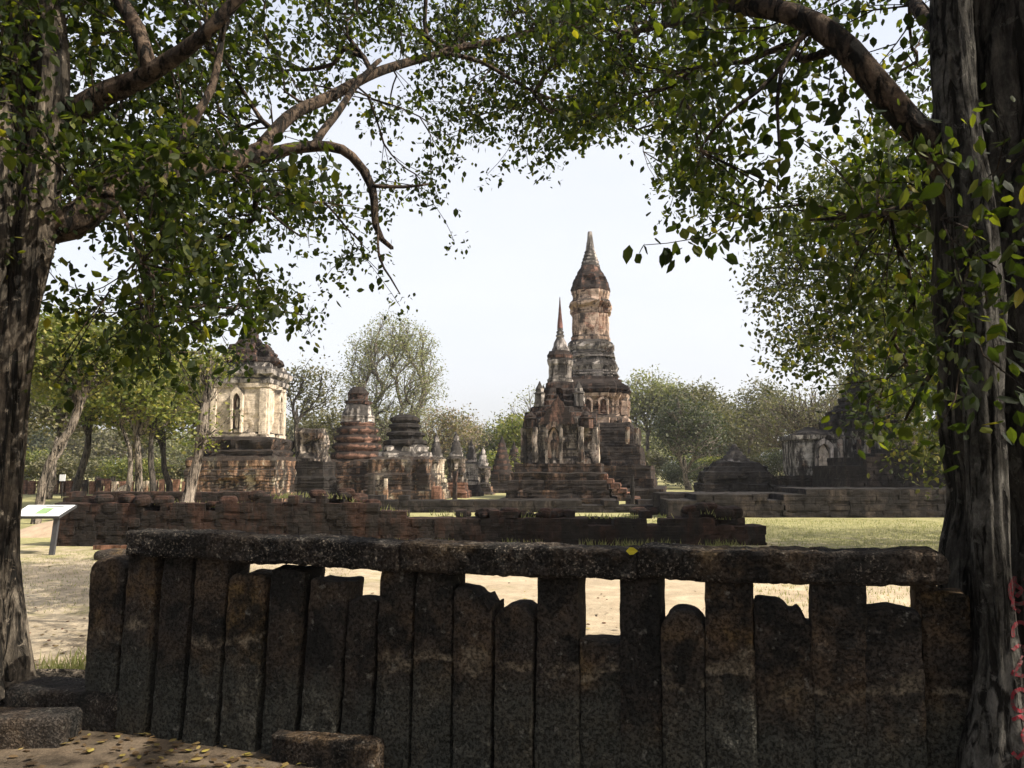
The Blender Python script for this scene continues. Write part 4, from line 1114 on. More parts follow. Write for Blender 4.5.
# right of the tower
bg_tree('pale_tree', 'pale feathery tree with spreading top directly right of the tall tower', 'tree', 650, 78, 366, 46, n=380, per=26, lsz=.28, leaf=M_LEAF_P, seed=61, cb=.25, r0=.28)
bg_tree('dark_tree', 'dense dark tree with pale criss-cross branches behind the stepped mound', 'tree', 688, 64, 388, 40, n=480, per=18, lsz=.24, leaf=M_LEAF_D, seed=62, cb=.1, r0=.25, twig=.03)
bg_tree('topped_tree', 'green topped tree above the stepped mound with a feathery tip', 'tree', 708, 74, 372, 44, n=340, per=36, lsz=.28, leaf=M_LEAF_O, seed=63, cb=.2, r0=.25)
bg_tree('spreading_tree', 'wide twiggy tree of bare fanned branches above the shaded shrine', 'tree', 806, 62, 376, 72, n=700, per=9, lsz=.2, leaf=M_LEAF_O, bark=M_BARK_F, seed=64, cb=.1, r0=.32, twig=.03, lumps=14)
bg_tree('mid_tree', 'olive tree between the green topped and wide twiggy trees', 'tree', 756, 80, 372, 56, n=380, per=32, lsz=.28, leaf=M_LEAF_O, seed=65, cb=.2, r0=.25)
bg_tree('mid_tree', 'dim olive tree behind the large shaded chedi', 'tree', 880, 72, 360, 70, n=380, per=36, lsz=.3, leaf=M_LEAF_O, seed=66, cb=.2, r0=.3)
# far row: shared copies
protos = []
for k in range(4):
    protos.append(bg_tree('far_tree', 'x', 'tree', 512, 100, 418, 44, n=170, per=52, lsz=.42, leaf=[M_LEAF_O, M_LEAF_P, M_LEAF_D, M_LEAF_O][k], seed=80 + k, cb=.03, r0=.3, spread=.9, twig=.03))
r = random.Random(9)
for k in range(22):
    o = protos[k] if k < 4 else copy_tree(protos[k % 4])
    px = -90 + k * 56; Yf = 98 + r.uniform(-6, 14)
    o.location = (xpx(px, Yf), Yf, 0); o.rotation_euler[2] = r.uniform(0, 6); s_ = r.uniform(.85, 1.15) * (Yf / 100); o.scale = (s_, s_, s_)
    tag(o, 'hazy low tree in the distant tree line behind the ruins', 'tree', 'trees of the distant tree line')
# undergrowth closing the view under the crowns
sh = []
for k in range(3):
    sh.append(bg_tree('bush', 'x', 'bush', 512, 60, 444, 40, n=90, per=60, lsz=.24, leaf=[M_LEAF_O, M_LEAF_D, M_LEAF_Y][k], seed=120 + k, cb=.0, r0=.06, spread=.4, twig=.012))
q_ = 0
for (a_, b_, Yu, n_) in ((-40, 215, 62, 8), (285, 530, 66, 7), (625, 980, 66, 10)):
    for k in range(n_):
        o = sh[q_] if q_ < 3 else copy_tree(sh[q_ % 3]); q_ += 1
        px = a_ + (b_ - a_) * (k + .5) / n_ + r.uniform(-8, 8); Yf = Yu + r.uniform(-4, 9)
        o.location = (xpx(px, Yf), Yf, 0); o.rotation_euler[2] = r.uniform(0, 6); s_ = r.uniform(.75, 1.15); o.scale = (s_, s_, s_ * r.uniform(.8, 1.1))
        tag(o, 'leafy bush in the undergrowth below the trees behind the ruins', 'bush', 'undergrowth bushes behind the ruins')
# unseen trees added behind and beside the camera to block sky light
for k, (X, Yt, H_, R_) in enumerate(((-9, -5, 11, 5), (-1, -7, 12, 5.5), (8, -8, 12, 5.5), (15, -2, 12, 5), (-16, 1, 11, 5), (3, -15, 13, 6), (-10, -14, 13, 6))):
    g_ = bg_tree('added_shade_tree', 'unseen tree added around the viewpoint to shade the foreground', 'tree', 512, 30, 470 - (H_ - EYE) / 30 * F, R_ / 30 * F, n=130, per=60, lsz=.36, leaf=M_LEAF_D, bark=M_BARK_D, seed=140 + k, cb=.22, r0=.3, spread=.8, group='unseen trees added for shade around the viewpoint') if k < 2 else copy_tree(gp_[k % 2])
    if k == 0: gp_ = []
    if k < 2: gp_.append(g_)
    g_.location = (X, Yt, 0); g_.rotation_euler[2] = k * 1.3
# trees that shade the right-hand ruins (mostly hidden by the right trunk)
for k, (X, Yt, H_) in enumerate(((23, 30, 13), (27, 38, 14), (31, 24, 14), (19.5, 37, 11), (34, 44, 15))):
    pxk = 512 + X / Yt * F
    bg_tree('shade_tree', ['leafy shade tree right behind the shaded ruins', 'tall shade tree hidden past the right trunk', 'spreading shade tree outside the right edge', 'rounded shade tree behind the ruined platform', 'large far shade tree outside the right edge'][k],
            'tree', pxk, Yt, 470 - (H_ - EYE) / Yt * F, 5.2 / Yt * F, n=150, per=46, lsz=.34, leaf=M_LEAF_D, bark=M_BARK_D, seed=90 + k, cb=.3, r0=.3, spread=.8)

# ---- near trees
GRID = np.array([
 [5,7,8,8,7,8,6,6,8,9,9,6,5,4,3,2],
 [3,7,9,8,7,6,7,8,9,9,9,6,4,4,3,3],
 [3,7,9,9,6,5,7,6.5,7,8,8,5,2,3,4,3],
 [2,8,9,9,6,2,4,.6,1.5,5,8,4,2,3,5,5],
 [2,8,9,8,6,2,4,0,0,1,5,3,2,5,6,4],
 [1,8,9,8,5,2,2,0,0,0,.4,.6,2,4,6,4],
 [0,5,7.5,6,3.5,1.2,0,0,0,0,0,0,1,3,6,4],
 [0,1.6,3.6,1.6,0,.25,0,0,0,0,0,0,.5,2,6,3],
 [0,0,.3,0,0,0,0,0,0,0,0,0,0,1,4.5,2],
 [0,0,0,0,0,0,0,0,0,0,0,0,0,0,2,1]], float)
def dens(px, py):
    gx = np.clip(px / 64 - .5, 0, 15); gy = np.clip(py / 48 - .5, 0, 9)
    x0_ = int(gx); y0_ = int(gy); x1_ = min(15, x0_ + 1); y1_ = min(9, y0_ + 1); fx = gx - x0_; fy = gy - y0_
    return (GRID[y0_, x0_] * (1 - fx) + GRID[y0_, x1_] * fx) * (1 - fy) + (GRID[y1_, x0_] * (1 - fx) + GRID[y1_, x1_] * fx) * fy
def sample(n, x0, x1, y0, y1, yr, rg, zmin=1.2, pw=1.5):
    out = []
    while len(out) < n:
        px = rg.uniform(x0, x1); py = rg.uniform(y0, y1)
        d = dens(px, py) / 9.0
        # break the field up into clumps
        cl = vnoise(np.array([[px / 38.0, py / 38.0, 3.3]]), 21)[0]
        cl += .8 * vnoise(np.array([[px / 90.0, py / 90.0, 7.7]]), 31)[0]
        if rg.random() > (d ** pw) * (1 + 1.25 * cl): continue
        Yv = yr(px, py, rg)
        p = at(px, py, Yv)
        if p[2] < zmin: continue
        out.append(p)
    return out
def edge_trim(px, py): return True

# LEFT TREE
rgL = np.random.default_rng(101)
YL = 5.7
LT = thing('large_tree', 'big tree with pale fluted trunk at the left edge, its boughs arching overhead', 'tree', (xpx(8, YL), YL, 0))
LO = np.array(LT.location)
sk = Skel()
A_ = lambda px, py, Y: at(px, py, Y)
def flute(seed, depth=.16, freq=2.2):
    def f(a, t, p):
        q = np.column_stack([np.cos(a) * freq, np.sin(a) * freq, np.full(len(a), p[2] * .55)])
        q2 = np.column_stack([np.cos(a) * 5, np.sin(a) * 5, np.full(len(a), p[2] * 2.2)])
        q3 = np.column_stack([np.cos(a) * 13, np.sin(a) * 13, np.full(len(a), p[2] * 9)])
        q4 = np.column_stack([np.cos(a) * 8, np.sin(a) * 8, np.full(len(a), p[2] * .9)])
        return 1 + depth * fbm(q, seed, 2) * 1.6 + .08 * vnoise(q2, seed + 4) + .035 * vnoise(q3, seed + 9) - .09 * np.clip(.35 - np.abs(vnoise(q4, seed + 6)) * 1.6, 0, 1)
    return f
stemsL = [  # main trunk, made of fused stems
    ([(-6, 700, 5.7), (2, 640, 5.7), (-2, 560, 5.75), (0, 470, 5.8), (6, 380, 5.8), (14, 290, 5.8), (26, 200, 5.8), (34, 100, 5.8), (44, 0, 5.8), (52, -120, 5.8)], [.34, .25, .2, .19, .2, .23, .24, .19, .17, .15]),
    ([(22, 672, 5.55), (22, 640, 5.55), (18, 560, 5.6), (22, 470, 5.65), (28, 380, 5.65), (36, 300, 5.6), (48, 225, 5.6), (58, 150, 5.6), (66, 70, 5.6), (60, -40, 5.6)], [.22, .13, .10, .10, .105, .12, .14, .12, .10, .09]),
    ([(-22, 720, 5.45), (-20, 640, 5.5), (-24, 560, 5.5), (-22, 440, 5.5), (-10, 330, 5.5), (4, 240, 5.5), (4, 120, 5.5), (-20, -20, 5.5)], [.28, .2, .16, .15, .16, .17, .12, .1]),
    ([(-4, 742, 5.15), (-6, 690, 5.3), (0, 600, 5.42), (8, 470, 5.5), (12, 360, 5.55), (22, 250, 5.6)], [.2, .13, .09, .08, .09, .12]),
]
mbT = MB(); trunkL = None
for k, (pts, rad) in enumerate(stemsL):
    P = [A_(*q) for q in pts]; P[0][2] = min(P[0][2], -.05)
    tmp = Skel(); ids = tmp.line([p_ + np.array((-.09, 0, 0)) for p_ in P], -1, [q_ * .92 for q_ in rad], seg=.035)
    tube(mbT, [p_ - LO for p_ in tmp.P], tmp.R, 84, flute(200 + k))
trL = link('trunk', mbT.mesh('trunk', M_BARK_L, True), LT)
# boughs
main = sk.line([A_(8, 430, 5.75), A_(20, 290, 5.75), A_(30, 200, 5.75), A_(40, 60, 5.75), A_(50, -120, 5.7), A_(60, -260, 5.6)], -1, [.1, .1, .1, .12, .12, .08], seg=.2)
n0 = len(sk.P)
def nearest(p, lo=0): Q = np.array(sk.P); return lo + int(np.argmin(((Q[lo:] - p) ** 2).sum(1)))
def limb(pts, rad, seg=.18, wob=.015):
    P = [A_(*q) for q in pts]; j = nearest(P[0]); ids = sk.line(P, j, [q_ * .84 for q_ in rad], seg=.12, wob=.035, seed=len(sk.P)); return ids
b1 = limb([(70, 225, 5.7), (110, 192, 5.8), (165, 178, 6.2), (232, 162, 6.8), (262, 148, 7.1)], [.15, .13, .11, .10, .085])
b2 = limb([(262, 148, 7.1), (290, 118, 7.4), (330, 92, 7.8), (385, 70, 8.3), (440, 52, 8.8), (500, 40, 9.3), (560, 22, 9.8), (630, 14, 10.2)], [.08, .075, .07, .062, .05, .04, .03, .02])
b3 = limb([(240, 160, 6.9), (285, 148, 7.1), (328, 145, 7.2), (352, 155, 7.2), (372, 185, 7.2), (376, 222, 7.2), (392, 248, 7.2)], [.085, .07, .06, .055, .05, .04, .025])
b4 = limb([(314, 143, 7.2), (335, 118, 7.5), (358, 84, 7.9), (380, 60, 8.2)], [.05, .045, .04, .035])
b5 = limb([(62, 120, 5.7), (105, 88, 5.6), (150, 74, 5.5), (200, 40, 5.4), (250, -20, 5.3)], [.12, .10, .08, .06, .05])
b6 = limb([(150, 74, 5.5), (140, 30, 5.5), (112, -20, 5.5), (90, -100, 5.4)], [.07, .07, .06, .05])
b7 = limb([(150, 182, 6.1), (185, 130, 6.2), (215, 85, 6.4), (228, 20, 6.5)], [.05, .045, .04, .03])
b8 = limb([(232, 162, 6.8), (252, 185, 6.6), (275, 215, 6.4), (300, 236, 6.3)], [.03, .024, .018, .01])
b9 = limb([(440, 52, 8.8), (480, 62, 9.0), (530, 90, 9.3), (575, 110, 9.5)], [.035, .03, .022, .015])
b10 = limb([(376, 222, 7.2), (380, 258, 7.0), (392, 280, 6.9), (400, 294, 6.9)], [.018, .014, .01, .007])
b11 = limb([(372, 185, 7.2), (400, 186, 7.3), (428, 184, 7.4)], [.025, .02, .012])
b12 = limb([(30, 120, 5.8), (-20, 60, 5.9), (-80, 0, 6.0), (-160, -80, 6.2)], [.07, .06, .05, .04])
b13 = limb([(40, -60, 5.7), (80, -140, 5.0), (140, -260, 4.4), (260, -420, 4.0)], [.1, .09, .07, .05])
b14 = limb([(110, 192, 5.8), (130, 240, 5.9), (150, 290, 6.0), (150, 330, 6.1)], [.025, .018, .012, .008])
def yL(px, py, g):
    base = np.interp(px, [0, 120, 260, 400, 560, 700], [6.3, 6.9, 8.3, 9.5, 10.3, 10.8])
    return float(np.clip(base + g.normal(0, .75), base - 1.1, 12.5))
A = sample(1280, -60, 600, -60, 400, yL, rgL)
A += sample(26, -60, 90, -60, 260, lambda px, py, g: g.uniform(4.4, 5.2), rgL, 1.2, .5)
A += sample(60, 60, 330, 120, 400, lambda px, py, g: g.uniform(4.6, 5.6), rgL)
A += sample(170, 540, 700, -40, 200, lambda px, py, g: g.uniform(7.5, 10.5), rgL)
A = [a for a in A]
# crown above and outside the frame
for _ in range(330):
    a = rgL.uniform(0, 6.28); rr = rgL.uniform(.4, 4.6)
    p = np.array((LO[0] + math.cos(a) * rr, YL + .5 + math.sin(a) * rr * .9, rgL.uniform(5.6, 9.0)))
    vy = (p[2] - EYE) / max(.1, p[1])
    if p[1] > .5 and vy < math.tan(PITCH + math.atan(384 / F)) and p[0] / p[1] > -.7: continue
    A.append(p)
tips = sk.grow(np.array(A), seg=.22, wob=.14, rg=rgL, start=8, pull=.6)
sk.radii(tip=.0045, e=2.4, cap=.05)
mb = MB(); sk.mesh(mb, sides=(3, 4, 7, 14))
mb.V = [v - LO for v in mb.V]
link('bough', mb.mesh('bough', M_BARK_LIMB, True), LT)
tp = np.array([sk.P[t] for t in tips])
pos = cluster_leaves(tp, 24, .125, rgL, .9)
extra = cluster_leaves(np.array([sk.P[i] for i in range(n0, len(sk.P)) if sk.r[i] < .006]), 2.0, .07, rgL)
pos = np.vstack([pos, extra])
link('crown', leaves_mesh('crown', pos - LO, np.clip(rgL.lognormal(-2.75, .32, len(pos)), .03, .115), rgL, M_LEAF, False, .7, 1.1), LT)

# roots at the left tree foot
rt = MB(); rgr = np.random.default_rng(5)
for k in range(7):
    a = rgr.uniform(-.5, 1.0); L_ = rgr.uniform(.6, 1.3); P = []
    s0 = np.array((.12, -.15, .1))
    for t in np.linspace(0, 1, 12):
        P.append(s0 + np.array((math.cos(a) * (.1 + t * L_) + .07 * math.sin(t * 7 + k), math.sin(a) * (.1 + t * L_) + .07 * math.cos(t * 5 + k * 2), .06 * (1 - t) - .10 * t * t)))
    tube(rt, P, np.linspace(.06, .018, 12), 8)
link('root', rt.mesh('root', M_BARK_L, True), LT)

# RIGHT TREE
rgR = np.random.default_rng(202)
YR = 3.85
RT = thing('large_tree', 'big dark multi-stemmed tree at the right edge with red paint on its bark', 'tree', (xpx(1010, YR), YR, 0))
RO = np.array(RT.location)
stemsR = [
    ([(1003, 800, 3.62), (1003, 768, 3.62), (1006, 700, 3.6), (1003, 630, 3.6), (1000, 560, 3.6), (996, 480, 3.62), (992, 400, 3.65), (985, 300, 3.7), (975, 190, 3.75), (962, 60, 3.8), (960, -60, 3.8)], [.2, .15, .10, .085, .08, .078, .08, .09, .1, .1, .09]),
    ([(1010, 840, 4.1), (1000, 700, 4.1), (985, 600, 4.1), (982, 520, 4.1), (976, 430, 4.05), (976, 330, 4.0), (972, 230, 4.0), (962, 120, 4.0), (958, 0, 4.0), (962, -120, 4.0)], [.26, .19, .17, .16, .16, .17, .19, .17, .15, .13]),
    ([(1046, 820, 3.78), (1042, 700, 3.78), (1038, 560, 3.78), (1034, 400, 3.78), (1026, 280, 3.78), (1028, 150, 3.78), (1034, 0, 3.78), (1046, -160, 3.75)], [.25, .19, .185, .17, .16, .13, .12, .1]),
    ([(1024, 420, 3.9), (1005, 300, 3.85), (1000, 200, 3.85), (1006, 90, 3.85), (1018, -20, 3.85), (1035, -150, 3.85)], [.14, .14, .14, .11, .10, .08]),
    ([(1090, 800, 4.2), (1080, 600, 4.2), (1075, 400, 4.15), (1085, 200, 4.15), (1110, 0, 4.2)], [.3, .22, .2, .18, .15])]
mbT = MB(); mbS = MB()
for k, (pts, rad) in enumerate(stemsR):
    P = [A_(*q) for q in pts]
    if pts[0][1] > 600: P[0][2] = -.1
    tmp = Skel(); tmp.line(P, -1, rad, seg=.03)
    wa = .010 if k == 0 else .03
    tmp.P = [p_ + np.array((wa * math.sin(p_[2] * 3.1 + k * 2) + .4 * wa * math.sin(p_[2] * 9 + k) - (.035 if k == 0 else 0), 0, 0)) for p_ in tmp.P]
    tmp.R = [q_ * (1 + .10 * math.sin(p_[2] * 4.3 + k * 1.7) * math.sin(p_[2] * 1.7 + k)) for q_, p_ in zip(tmp.R, tmp.P)]
    tube(mbS if k == 0 else mbT, [p_ - RO for p_ in tmp.P], tmp.R, 84, flute(300 + k, .13))
trR = link('trunk', mbT.mesh('trunk', M_BARK_R, True), RT)
link('stem', mbS.mesh('stem', M_BARK_RL, True), RT)['label'] = 'paler grey stem fused to the front of the trunk'
sk = Skel()
sk.line([A_(985, 300, 3.9), A_(968, 150, 3.95), A_(962, 0, 3.95), A_(965, -140, 3.95), A_(980, -330, 4.0)], -1, [.1, .1, .1, .11, .07], seg=.2)
n0 = len(sk.P)
c1_ = limb([(960, 205, 3.9), (938, 160, 3.85), (908, 118, 3.8), (880, 82, 3.8), (850, 52, 3.85), (812, 28, 3.95), (768, 12, 4.1), (725, 2, 4.4), (680, -20, 4.8)], [.1, .088, .084, .08, .078, .072, .066, .06, .05])
c2_ = limb([(838, 44, 3.9), (800, 55, 4.1), (782, 40, 4.3), (740, 60, 4.8), (700, 70, 5.6), (660, 80, 6.4)], [.03, .025, .022, .02, .016, .012])
c3_ = limb([(800, 40, 3.95), (786, 70, 3.9), (782, 105, 3.9), (784, 140, 3.9), (780, 175, 3.9)], [.018, .015, .012, .009, .006])
c4_ = limb([(790, 60, 3.95), (765, 90, 3.9), (735, 112, 3.95), (700, 150, 4.2)], [.016, .013, .01, .007])
c5_ = limb([(725, 2, 4.4), (690, 20, 5.5), (640, 30, 6.8), (600, 45, 7.8)], [.045, .035, .028, .018])
c6_ = limb([(962, 60, 3.95), (930, 20, 4.6), (890, -30, 5.5), (860, -60, 6.2)], [.07, .06, .045, .03])
c7_ = limb([(966, 200, 3.95), (930, 200, 4.4), (890, 210, 4.8), (850, 215, 5.2), (810, 220, 5.4)], [.05, .04, .03, .02, .012])
c8_ = limb([(965, -100, 3.95), (1050, -200, 3.2), (1180, -340, 2.8), (1400, -500, 2.6)], [.1, .09, .08, .06])
c9_ = limb([(972, -160, 3.95), (940, -420, 3.0), (900, -800, 2.4)], [.1, .08, .06])
c10_ = limb([(968, -120, 3.95), (1050, -200, 5.2), (1120, -260, 6.4)], [.09, .08, .06])
c11_ = limb([(970, 330, 4.1), (945, 350, 4.4), (925, 385, 4.6), (905, 420, 4.7)], [.035, .025, .018, .01])
# thin hanging twigs with the big leaves against the sky
h1_ = limb([(784, 140, 3.9), (783, 190, 3.9), (780, 230, 3.9)], [.004, .0035, .003])
h2_ = limb([(745, 190, 4.3), (730, 225, 4.2), (700, 240, 4.1), (668, 246, 4.1), (645, 245, 4.1)], [.005, .0045, .004, .0035, .003])
A = sample(190, 690, 1000, -60, 240, lambda px, py, g: g.uniform(4.0, 8.0), rgR, 1.8)
A += sample(190, 560, 740, -40, 215, lambda px, py, g: g.uniform(5.5, 9.5), rgR)
A += sample(85, 790, 950, 150, 440, lambda px, py, g: g.uniform(4.8, 7.2), rgR, 1.5)
A += sample(16, 925, 1040, 120, 430, lambda px, py, g: g.uniform(3.25, 3.55), rgR, 1.0, .4)
# shading crown, up and to the right
k_ = 0
while k_ < 620:
    p = np.array((rgR.uniform(-.6, 8.2), rgR.uniform(-4.0, 6.4), rgR.uniform(4.3, 8.8)))
    if ((p[0] - 3.6) / 4.8) ** 2 + ((p[1] - 1.8) / 5.2) ** 2 + ((p[2] - 6.3) / 3.0) ** 2 > 1: continue
    if p[1] > .3 and (p[2] - EYE) / p[1] < .66 and p[0] / p[1] < .68: continue
    A.append(p); k_ += 1
tips = sk.grow(np.array(A), seg=.22, wob=.14, rg=rgR, start=4, pull=.5)
sk.radii(tip=.004, e=2.4, cap=.05)
mb = MB(); sk.mesh(mb, sides=(3, 4, 7, 14))
mb.V = [v - RO for v in mb.V]
link('bough', mb.mesh('bough', M_BARK_LIMB, True), RT)
tp = np.array([sk.P[t] for t in tips])
pos = cluster_leaves(tp, 25, .125, rgR, .9)
extra = cluster_leaves(np.array([sk.P[i] for i in range(n0, len(sk.P)) if sk.r[i] < .006]), 1.6, .06, rgR)
pos = np.vstack([pos, extra])
hang = []
for (px, py, Yh) in ((648, 256, 4.1), (664, 262, 4.1), (672, 262, 4.1), (678, 268, 4.1), (686, 240, 4.1), (729, 268, 3.9), (742, 245, 3.9), (745, 250, 3.9), (720, 232, 4.1)):
    for _ in range(2): hang.append(at(px + rgR.normal() * 3, py - 12 + rgR.normal() * 3, Yh))
pos = np.vstack([pos, np.array(hang)])
sz = np.clip(rgR.lognormal(-2.78, .32, len(pos)), .03, .11); sz[-len(hang):] = .09
link('crown', leaves_mesh('crown', pos - RO, sz, rgR, M_LEAF, False, .75, 1.1), RT)

# red paint strokes on the outer stem
dg = bpy.context.evaluated_depsgraph_get()
nT = len(np.vstack(mbT.V))
Vt = np.vstack(mbT.V + mbS.V) + RO
Lt = np.concatenate(mbT.L + [l_ + nT for l_ in mbS.L]); Ct = np.concatenate(mbT.C + mbS.C); polys = []; q = 0
for c in Ct: polys.append([int(x) for x in Lt[q:q + c]]); q += c
bvh = BVHTree.FromPolygons([tuple(v) for v in Vt], polys)
strokes = []
def arc(cx, cy, rx, ry, a0, a1, n=18): return [(cx + rx * math.cos(math.radians(a0 + (a1 - a0) * i / n)), cy + ry * math.sin(math.radians(a0 + (a1 - a0) * i / n))) for i in range(n + 1)]
strokes.append(arc(1019, 590, 10, 14, -60, 250) + [(1012, 606), (1020, 612)])
strokes.append([(1016, 584), (1022, 590), (1017, 597)])
strokes.append(arc(1020, 632, 8, 10, 150, 400))
strokes.append([(1012, 650), (1018, 645), (1026, 648), (1019, 664), (1012, 674), (1024, 676)])
strokes.append(arc(1020, 700, 8, 11, 30, 330))
strokes.append([(1012, 720), (1020, 716), (1027, 722), (1022, 735), (1027, 748), (1018, 758), (1012, 752)])
pm = MB()
o_ = Vector((0, 0, EYE))
for s_ in strokes:
    pts = []
    for (a, b) in zip(s_[:-1], s_[1:]):
        for t in np.linspace(0, 1, 4, endpoint=False): pts.append((a[0] + (b[0] - a[0]) * t, a[1] + (b[1] - a[1]) * t))
    pts.append(s_[-1]); rows_ = []
    for i, (px, py) in enumerate(pts):
        q0 = pts[max(0, i - 1)]; q1 = pts[min(len(pts) - 1, i + 1)]
        dx, dy = q1[0] - q0[0], q1[1] - q0[1]; L_ = math.hypot(dx, dy) or 1
        nx_, ny_ = -dy / L_, dx / L_; row = []
        for w_ in (-1.9, -.95, 0, .95, 1.9):
            d = Vector(at(px + nx_ * w_, py + ny_ * w_, 1.0)) - o_; d.normalize()
            hit = bvh.ray_cast(o_, d)
            row.append(None if hit[0] is None else np.array(hit[0] + hit[1] * .004) - RO)
        rows_.append(row)
    for ra, rb in zip(rows_[:-1], rows_[1:]):
        for k in range(4):
            qd = [ra[k], ra[k + 1], rb[k + 1], rb[k]]
            if any(v is None for v in qd): continue
            if max(np.linalg.norm(qd[0] - v) for v in qd[1:]) > .06: continue
            pm.add(np.array(qd), [[0, 1, 2, 3]])
tt = NT('paint_red'); vv = tt.coords(); cc_ = tt.mix(tt.ramp(tt.noise(vv, 60, 4, .7), [(.42, 0.0), (.56, 1.0)]), (.075, .045, .04), (.19, .010, .018))
if pm.n: link('paint_mark', pm.mesh('paint_mark', tt.bsdf(cc_, .7)), RT)['label'] = 'curling red painted marks running down the bark'

# tree behind the right trunk whose yellow-green boughs hang left
Yb2 = 14.5
rgB = np.random.default_rng(303)
BT = thing('drooping_tree', 'sunlit yellow-green leafy tree hanging down left of the dark right trunk', 'tree', (xpx(1012, Yb2), Yb2, 0))
BO = np.array(BT.location)
sk = Skel()
sk.line([BO + (0, 0, -.1), BO + (-.1, 0, 2.2), BO + (-.5, 0, 4.2), BO + (-1.0, 0, 5.8), BO + (-1.6, 0, 7.4)], -1, [.28, .22, .2, .14, .08], seg=.3)
limb([(975, 330, 14.5), (900, 290, 14.3), (840, 270, 14.2), (780, 268, 14.0)], [.09, .07, .05, .02], .3)
limb([(975, 300, 14.5), (910, 220, 14.5), (860, 180, 14.5)], [.08, .06, .03], .3)
limb([(960, 380, 14.5), (900, 360, 14.0), (840, 340, 13.8), (790, 330, 13.6)], [.07, .05, .03, .015], .3)
A = []
polyB = [(752, 262), (772, 215), (820, 175), (880, 130), (960, 100), (1230, 90), (1330, 300), (1150, 400), (1060, 470), (950, 478), (905, 462), (872, 415), (830, 350), (790, 370), (768, 350), (750, 300)]
def inpoly(x, y, P):
    c = False; j = len(P) - 1
    for i in range(len(P)):
        if (P[i][1] > y) != (P[j][1] > y) and x < (P[j][0] - P[i][0]) * (y - P[i][1]) / (P[j][1] - P[i][1]) + P[i][0]: c = not c
        j = i
    return c
while len(A) < 1250:
    px, py = rgB.uniform(740, 1330), rgB.uniform(90, 480)
    if not inpoly(px, py, polyB): continue
    if px > 1000 and rgB.random() < .2: continue
    if rgB.random() > .62 + .8 * vnoise(np.array([[px / 26, py / 26, 1.]]), 8)[0]: continue
    p = at(px, py, rgB.uniform(12.6, 16.6) if px < 960 else rgB.uniform(13, 20)); A.append(p)
tips = sk.grow(np.array(A), seg=.3, wob=.13, rg=rgB, start=6, pull=.5)
sk.radii(tip=.006, e=2.3, cap=.06)
mb = MB(); sk.mesh(mb, sides=(3, 4, 6, 10)); mb.V = [v - BO for v in mb.V]
link('trunk', mb.mesh('trunk', M_BARK_D, True), BT)
pos = cluster_leaves(np.array([sk.P[t] for t in tips]), 42, .30, rgB, .9)
link('crown', leaves_mesh('crown', pos - BO, rgB.uniform(.06, .12, len(pos)), rgB, M_LEAF_M, False, .6, 1.1), BT)

# ------------------------------------------------------------ ground cover, litter
rg = np.random.default_rng(77)
n = 10000
x = rg.uniform(-5, 5, n); y = 3.1 + rg.gamma(2.0, 1.1, n)
keep = (y < 11)
cl = fbm(np.column_stack([x * .9, y * .9, x * 0]), 5, 2); keep &= rg.random(n) < .45 + .9 * cl + .25 * (np.abs(x + 2.6) < 1.6)
x, y = x[keep], y[keep]
pos = np.column_stack([x, y, ground_z(x, y) + .012])
me = leaves_mesh('leaf_litter', pos, rg.uniform(.035, .08, len(pos)), rg, M_LITTER, False, 0.0, 1.0)
co = np.zeros(len(me.vertices) * 3); me.vertices.foreach_get('co', co); co = co.reshape(-1, 8, 3)
c0_ = pos[:, None, :]; co[:, :, 2] = c0_[:, :, 2] + (co[:, :, 2] - c0_[:, :, 2]) * .22 + .004
me.vertices.foreach_set('co', co.ravel()); me.update()
tag(link('leaf_litter', me), 'dry brown and yellow fallen leaves scattered over the soil', 'fallen leaves', kind='stuff')
# grass tufts
def blades(n_, xf, yf, hmin, hmax):
    x = xf(n_); y = yf(n_); z = ground_z(x, y); h = rg.uniform(hmin, hmax, n_); a = rg.uniform(0, 6.28, n_)
    w = .004 + h * .03; l = rg.normal(0, .35, (n_, 2)) * h[:, None]
    b0 = np.column_stack([x - np.cos(a) * w, y - np.sin(a) * w, z - .01]); b1 = np.column_stack([x + np.cos(a) * w, y + np.sin(a) * w, z - .01]); tp_ = np.column_stack([x + l[:, 0], y + l[:, 1], z + h])
    return np.stack([b0, b1, tp_], 1).reshape(-1, 3)
V = np.vstack([blades(900, lambda k: -3.45 + rg.normal(0, .22, k), lambda k: 6.3 + rg.normal(0, .3, k), .05, .15),
               blades(9000, lambda k: rg.uniform(-9, -2.5, k), lambda k: rg.uniform(9, 16, k), .015, .04),
               blades(26000, lambda k: rg.uniform(3, 13, k) + 0 * k, lambda k: rg.uniform(9, 26, k), .02, .07),
               blades(9000, lambda k: rg.uniform(-6, 6, k), lambda k: rg.uniform(18.2, 28, k), .02, .06)])
Fg = np.arange(len(V)).reshape(-1, 3)
tag(link('grass', make_mesh('grass', V, Fg, np.full(len(Fg), 3), [M_GRASS])), 'thin short dry grass over the open ground', 'grass', kind='stuff')
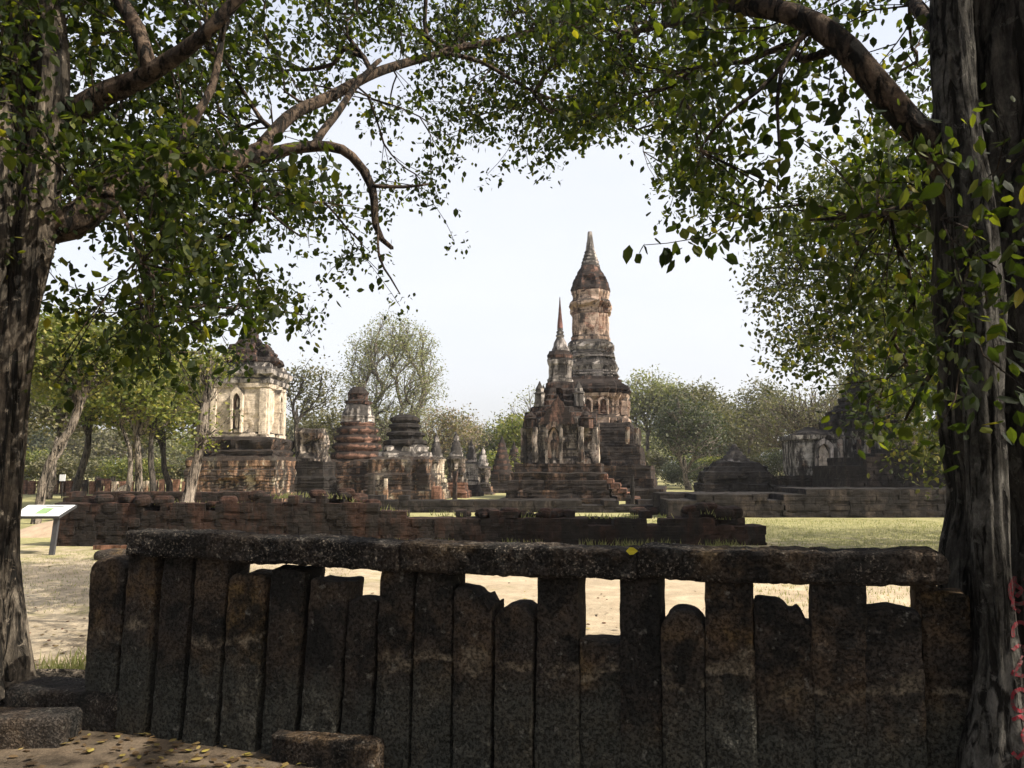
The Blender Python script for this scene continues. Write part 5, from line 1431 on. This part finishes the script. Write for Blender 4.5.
# weeds at the wall foot and on its top
wx = np.concatenate([rg.normal(c_, .18, 60) for c_ in rg.uniform(-9.5, 5.2, 26)]); n_ = len(wx)
wz = np.array([max(0.0, wt_(q_)) for q_ in (wx / 17.0 * F + 512)]) * (rg.random(n_) < .35)
wy = np.where(wz > 0, rg.uniform(17.05, 17.7, n_), rg.normal(16.88, .06, n_)); h_ = rg.uniform(.06, .2, n_) * np.where(wz > 0, .7, 1)
l_ = rg.normal(0, .35, (n_, 2)) * h_[:, None]
V = np.stack([np.column_stack([wx - .012, wy, wz - .01]), np.column_stack([wx + .012, wy, wz - .01]), np.column_stack([wx + l_[:, 0], wy + l_[:, 1], wz + h_])], 1).reshape(-1, 3)
Fg = np.arange(len(V)).reshape(-1, 3)
tag(link('weeds', make_mesh('weeds', V, Fg, np.full(len(Fg), 3), [M_GRASS])), 'thin dry weeds growing along the low laterite wall', 'weeds', kind='stuff')
PBV, PBF = rough_box(1, 1, .7, .34, .3, .05, 5, .1)
mb = MB()
for _ in range(500):
    x_ = rg.uniform(-9, 5); y_ = 3.4 + rg.gamma(2.2, 2.2); s_ = rg.uniform(.012, .04); a_ = rg.uniform(0, 6)
    if y_ > 16: continue
    Q = PBV * np.array((s_, s_ * rg.uniform(.6, 1), s_ * .6)); c_, sn_ = math.cos(a_), math.sin(a_)
    mb.add(np.column_stack([Q[:, 0] * c_ - Q[:, 1] * sn_ + x_, Q[:, 0] * sn_ + Q[:, 1] * c_ + y_, Q[:, 2] + gz(x_, y_) - .004]), PBF)
tag(link('pebbles', mb.mesh('pebbles', M_LATRED, True)), 'small reddish pebbles scattered over the bare soil', 'pebbles', kind='stuff')
# one yellow leaf on the beam
q = at(632, 551, fence_Y(632) - .155)
me = leaves_mesh('fallen_leaf', np.array([[0, 0, 0.]]), np.array([.06]), np.random.default_rng(2), leaf_mat('leaf_yellow', [(0, (.5, .42, .04)), (1, (.5, .42, .04))], .2), False, 0, 1.2)
o = link('fallen_leaf', me, None, q); tag(o, 'single yellow leaf stuck on the front of the stone beam', 'leaf')
co = np.zeros(24); c = np.array(LEAF_V) * .06 * np.array((1.15, 1, 1)); co = np.column_stack([c[:, 1] - .03, -c[:, 2], c[:, 0] ]).ravel()
me.vertices.foreach_set('co', co); me.update()

# ------------------------------------------------------------ air
HZ = True
if HZ:
    V, Fc = bx(-70, 70, -12, 125, -1.3, 24)
    t = NT('haze_air'); pv = t.n('ShaderNodeVolumePrincipled')
    pv.inputs['Color'].default_value = (1, 1, 1, 1); pv.inputs['Density'].default_value = .0004; pv.inputs['Anisotropy'].default_value = .2
    t.l(pv.outputs[0], t.out.inputs['Volume'])
    tag(link('haze', MB().add(V, Fc).mesh('haze', t.m)), 'thin pale haze hanging over the whole ruin field', 'haze', kind='stuff')
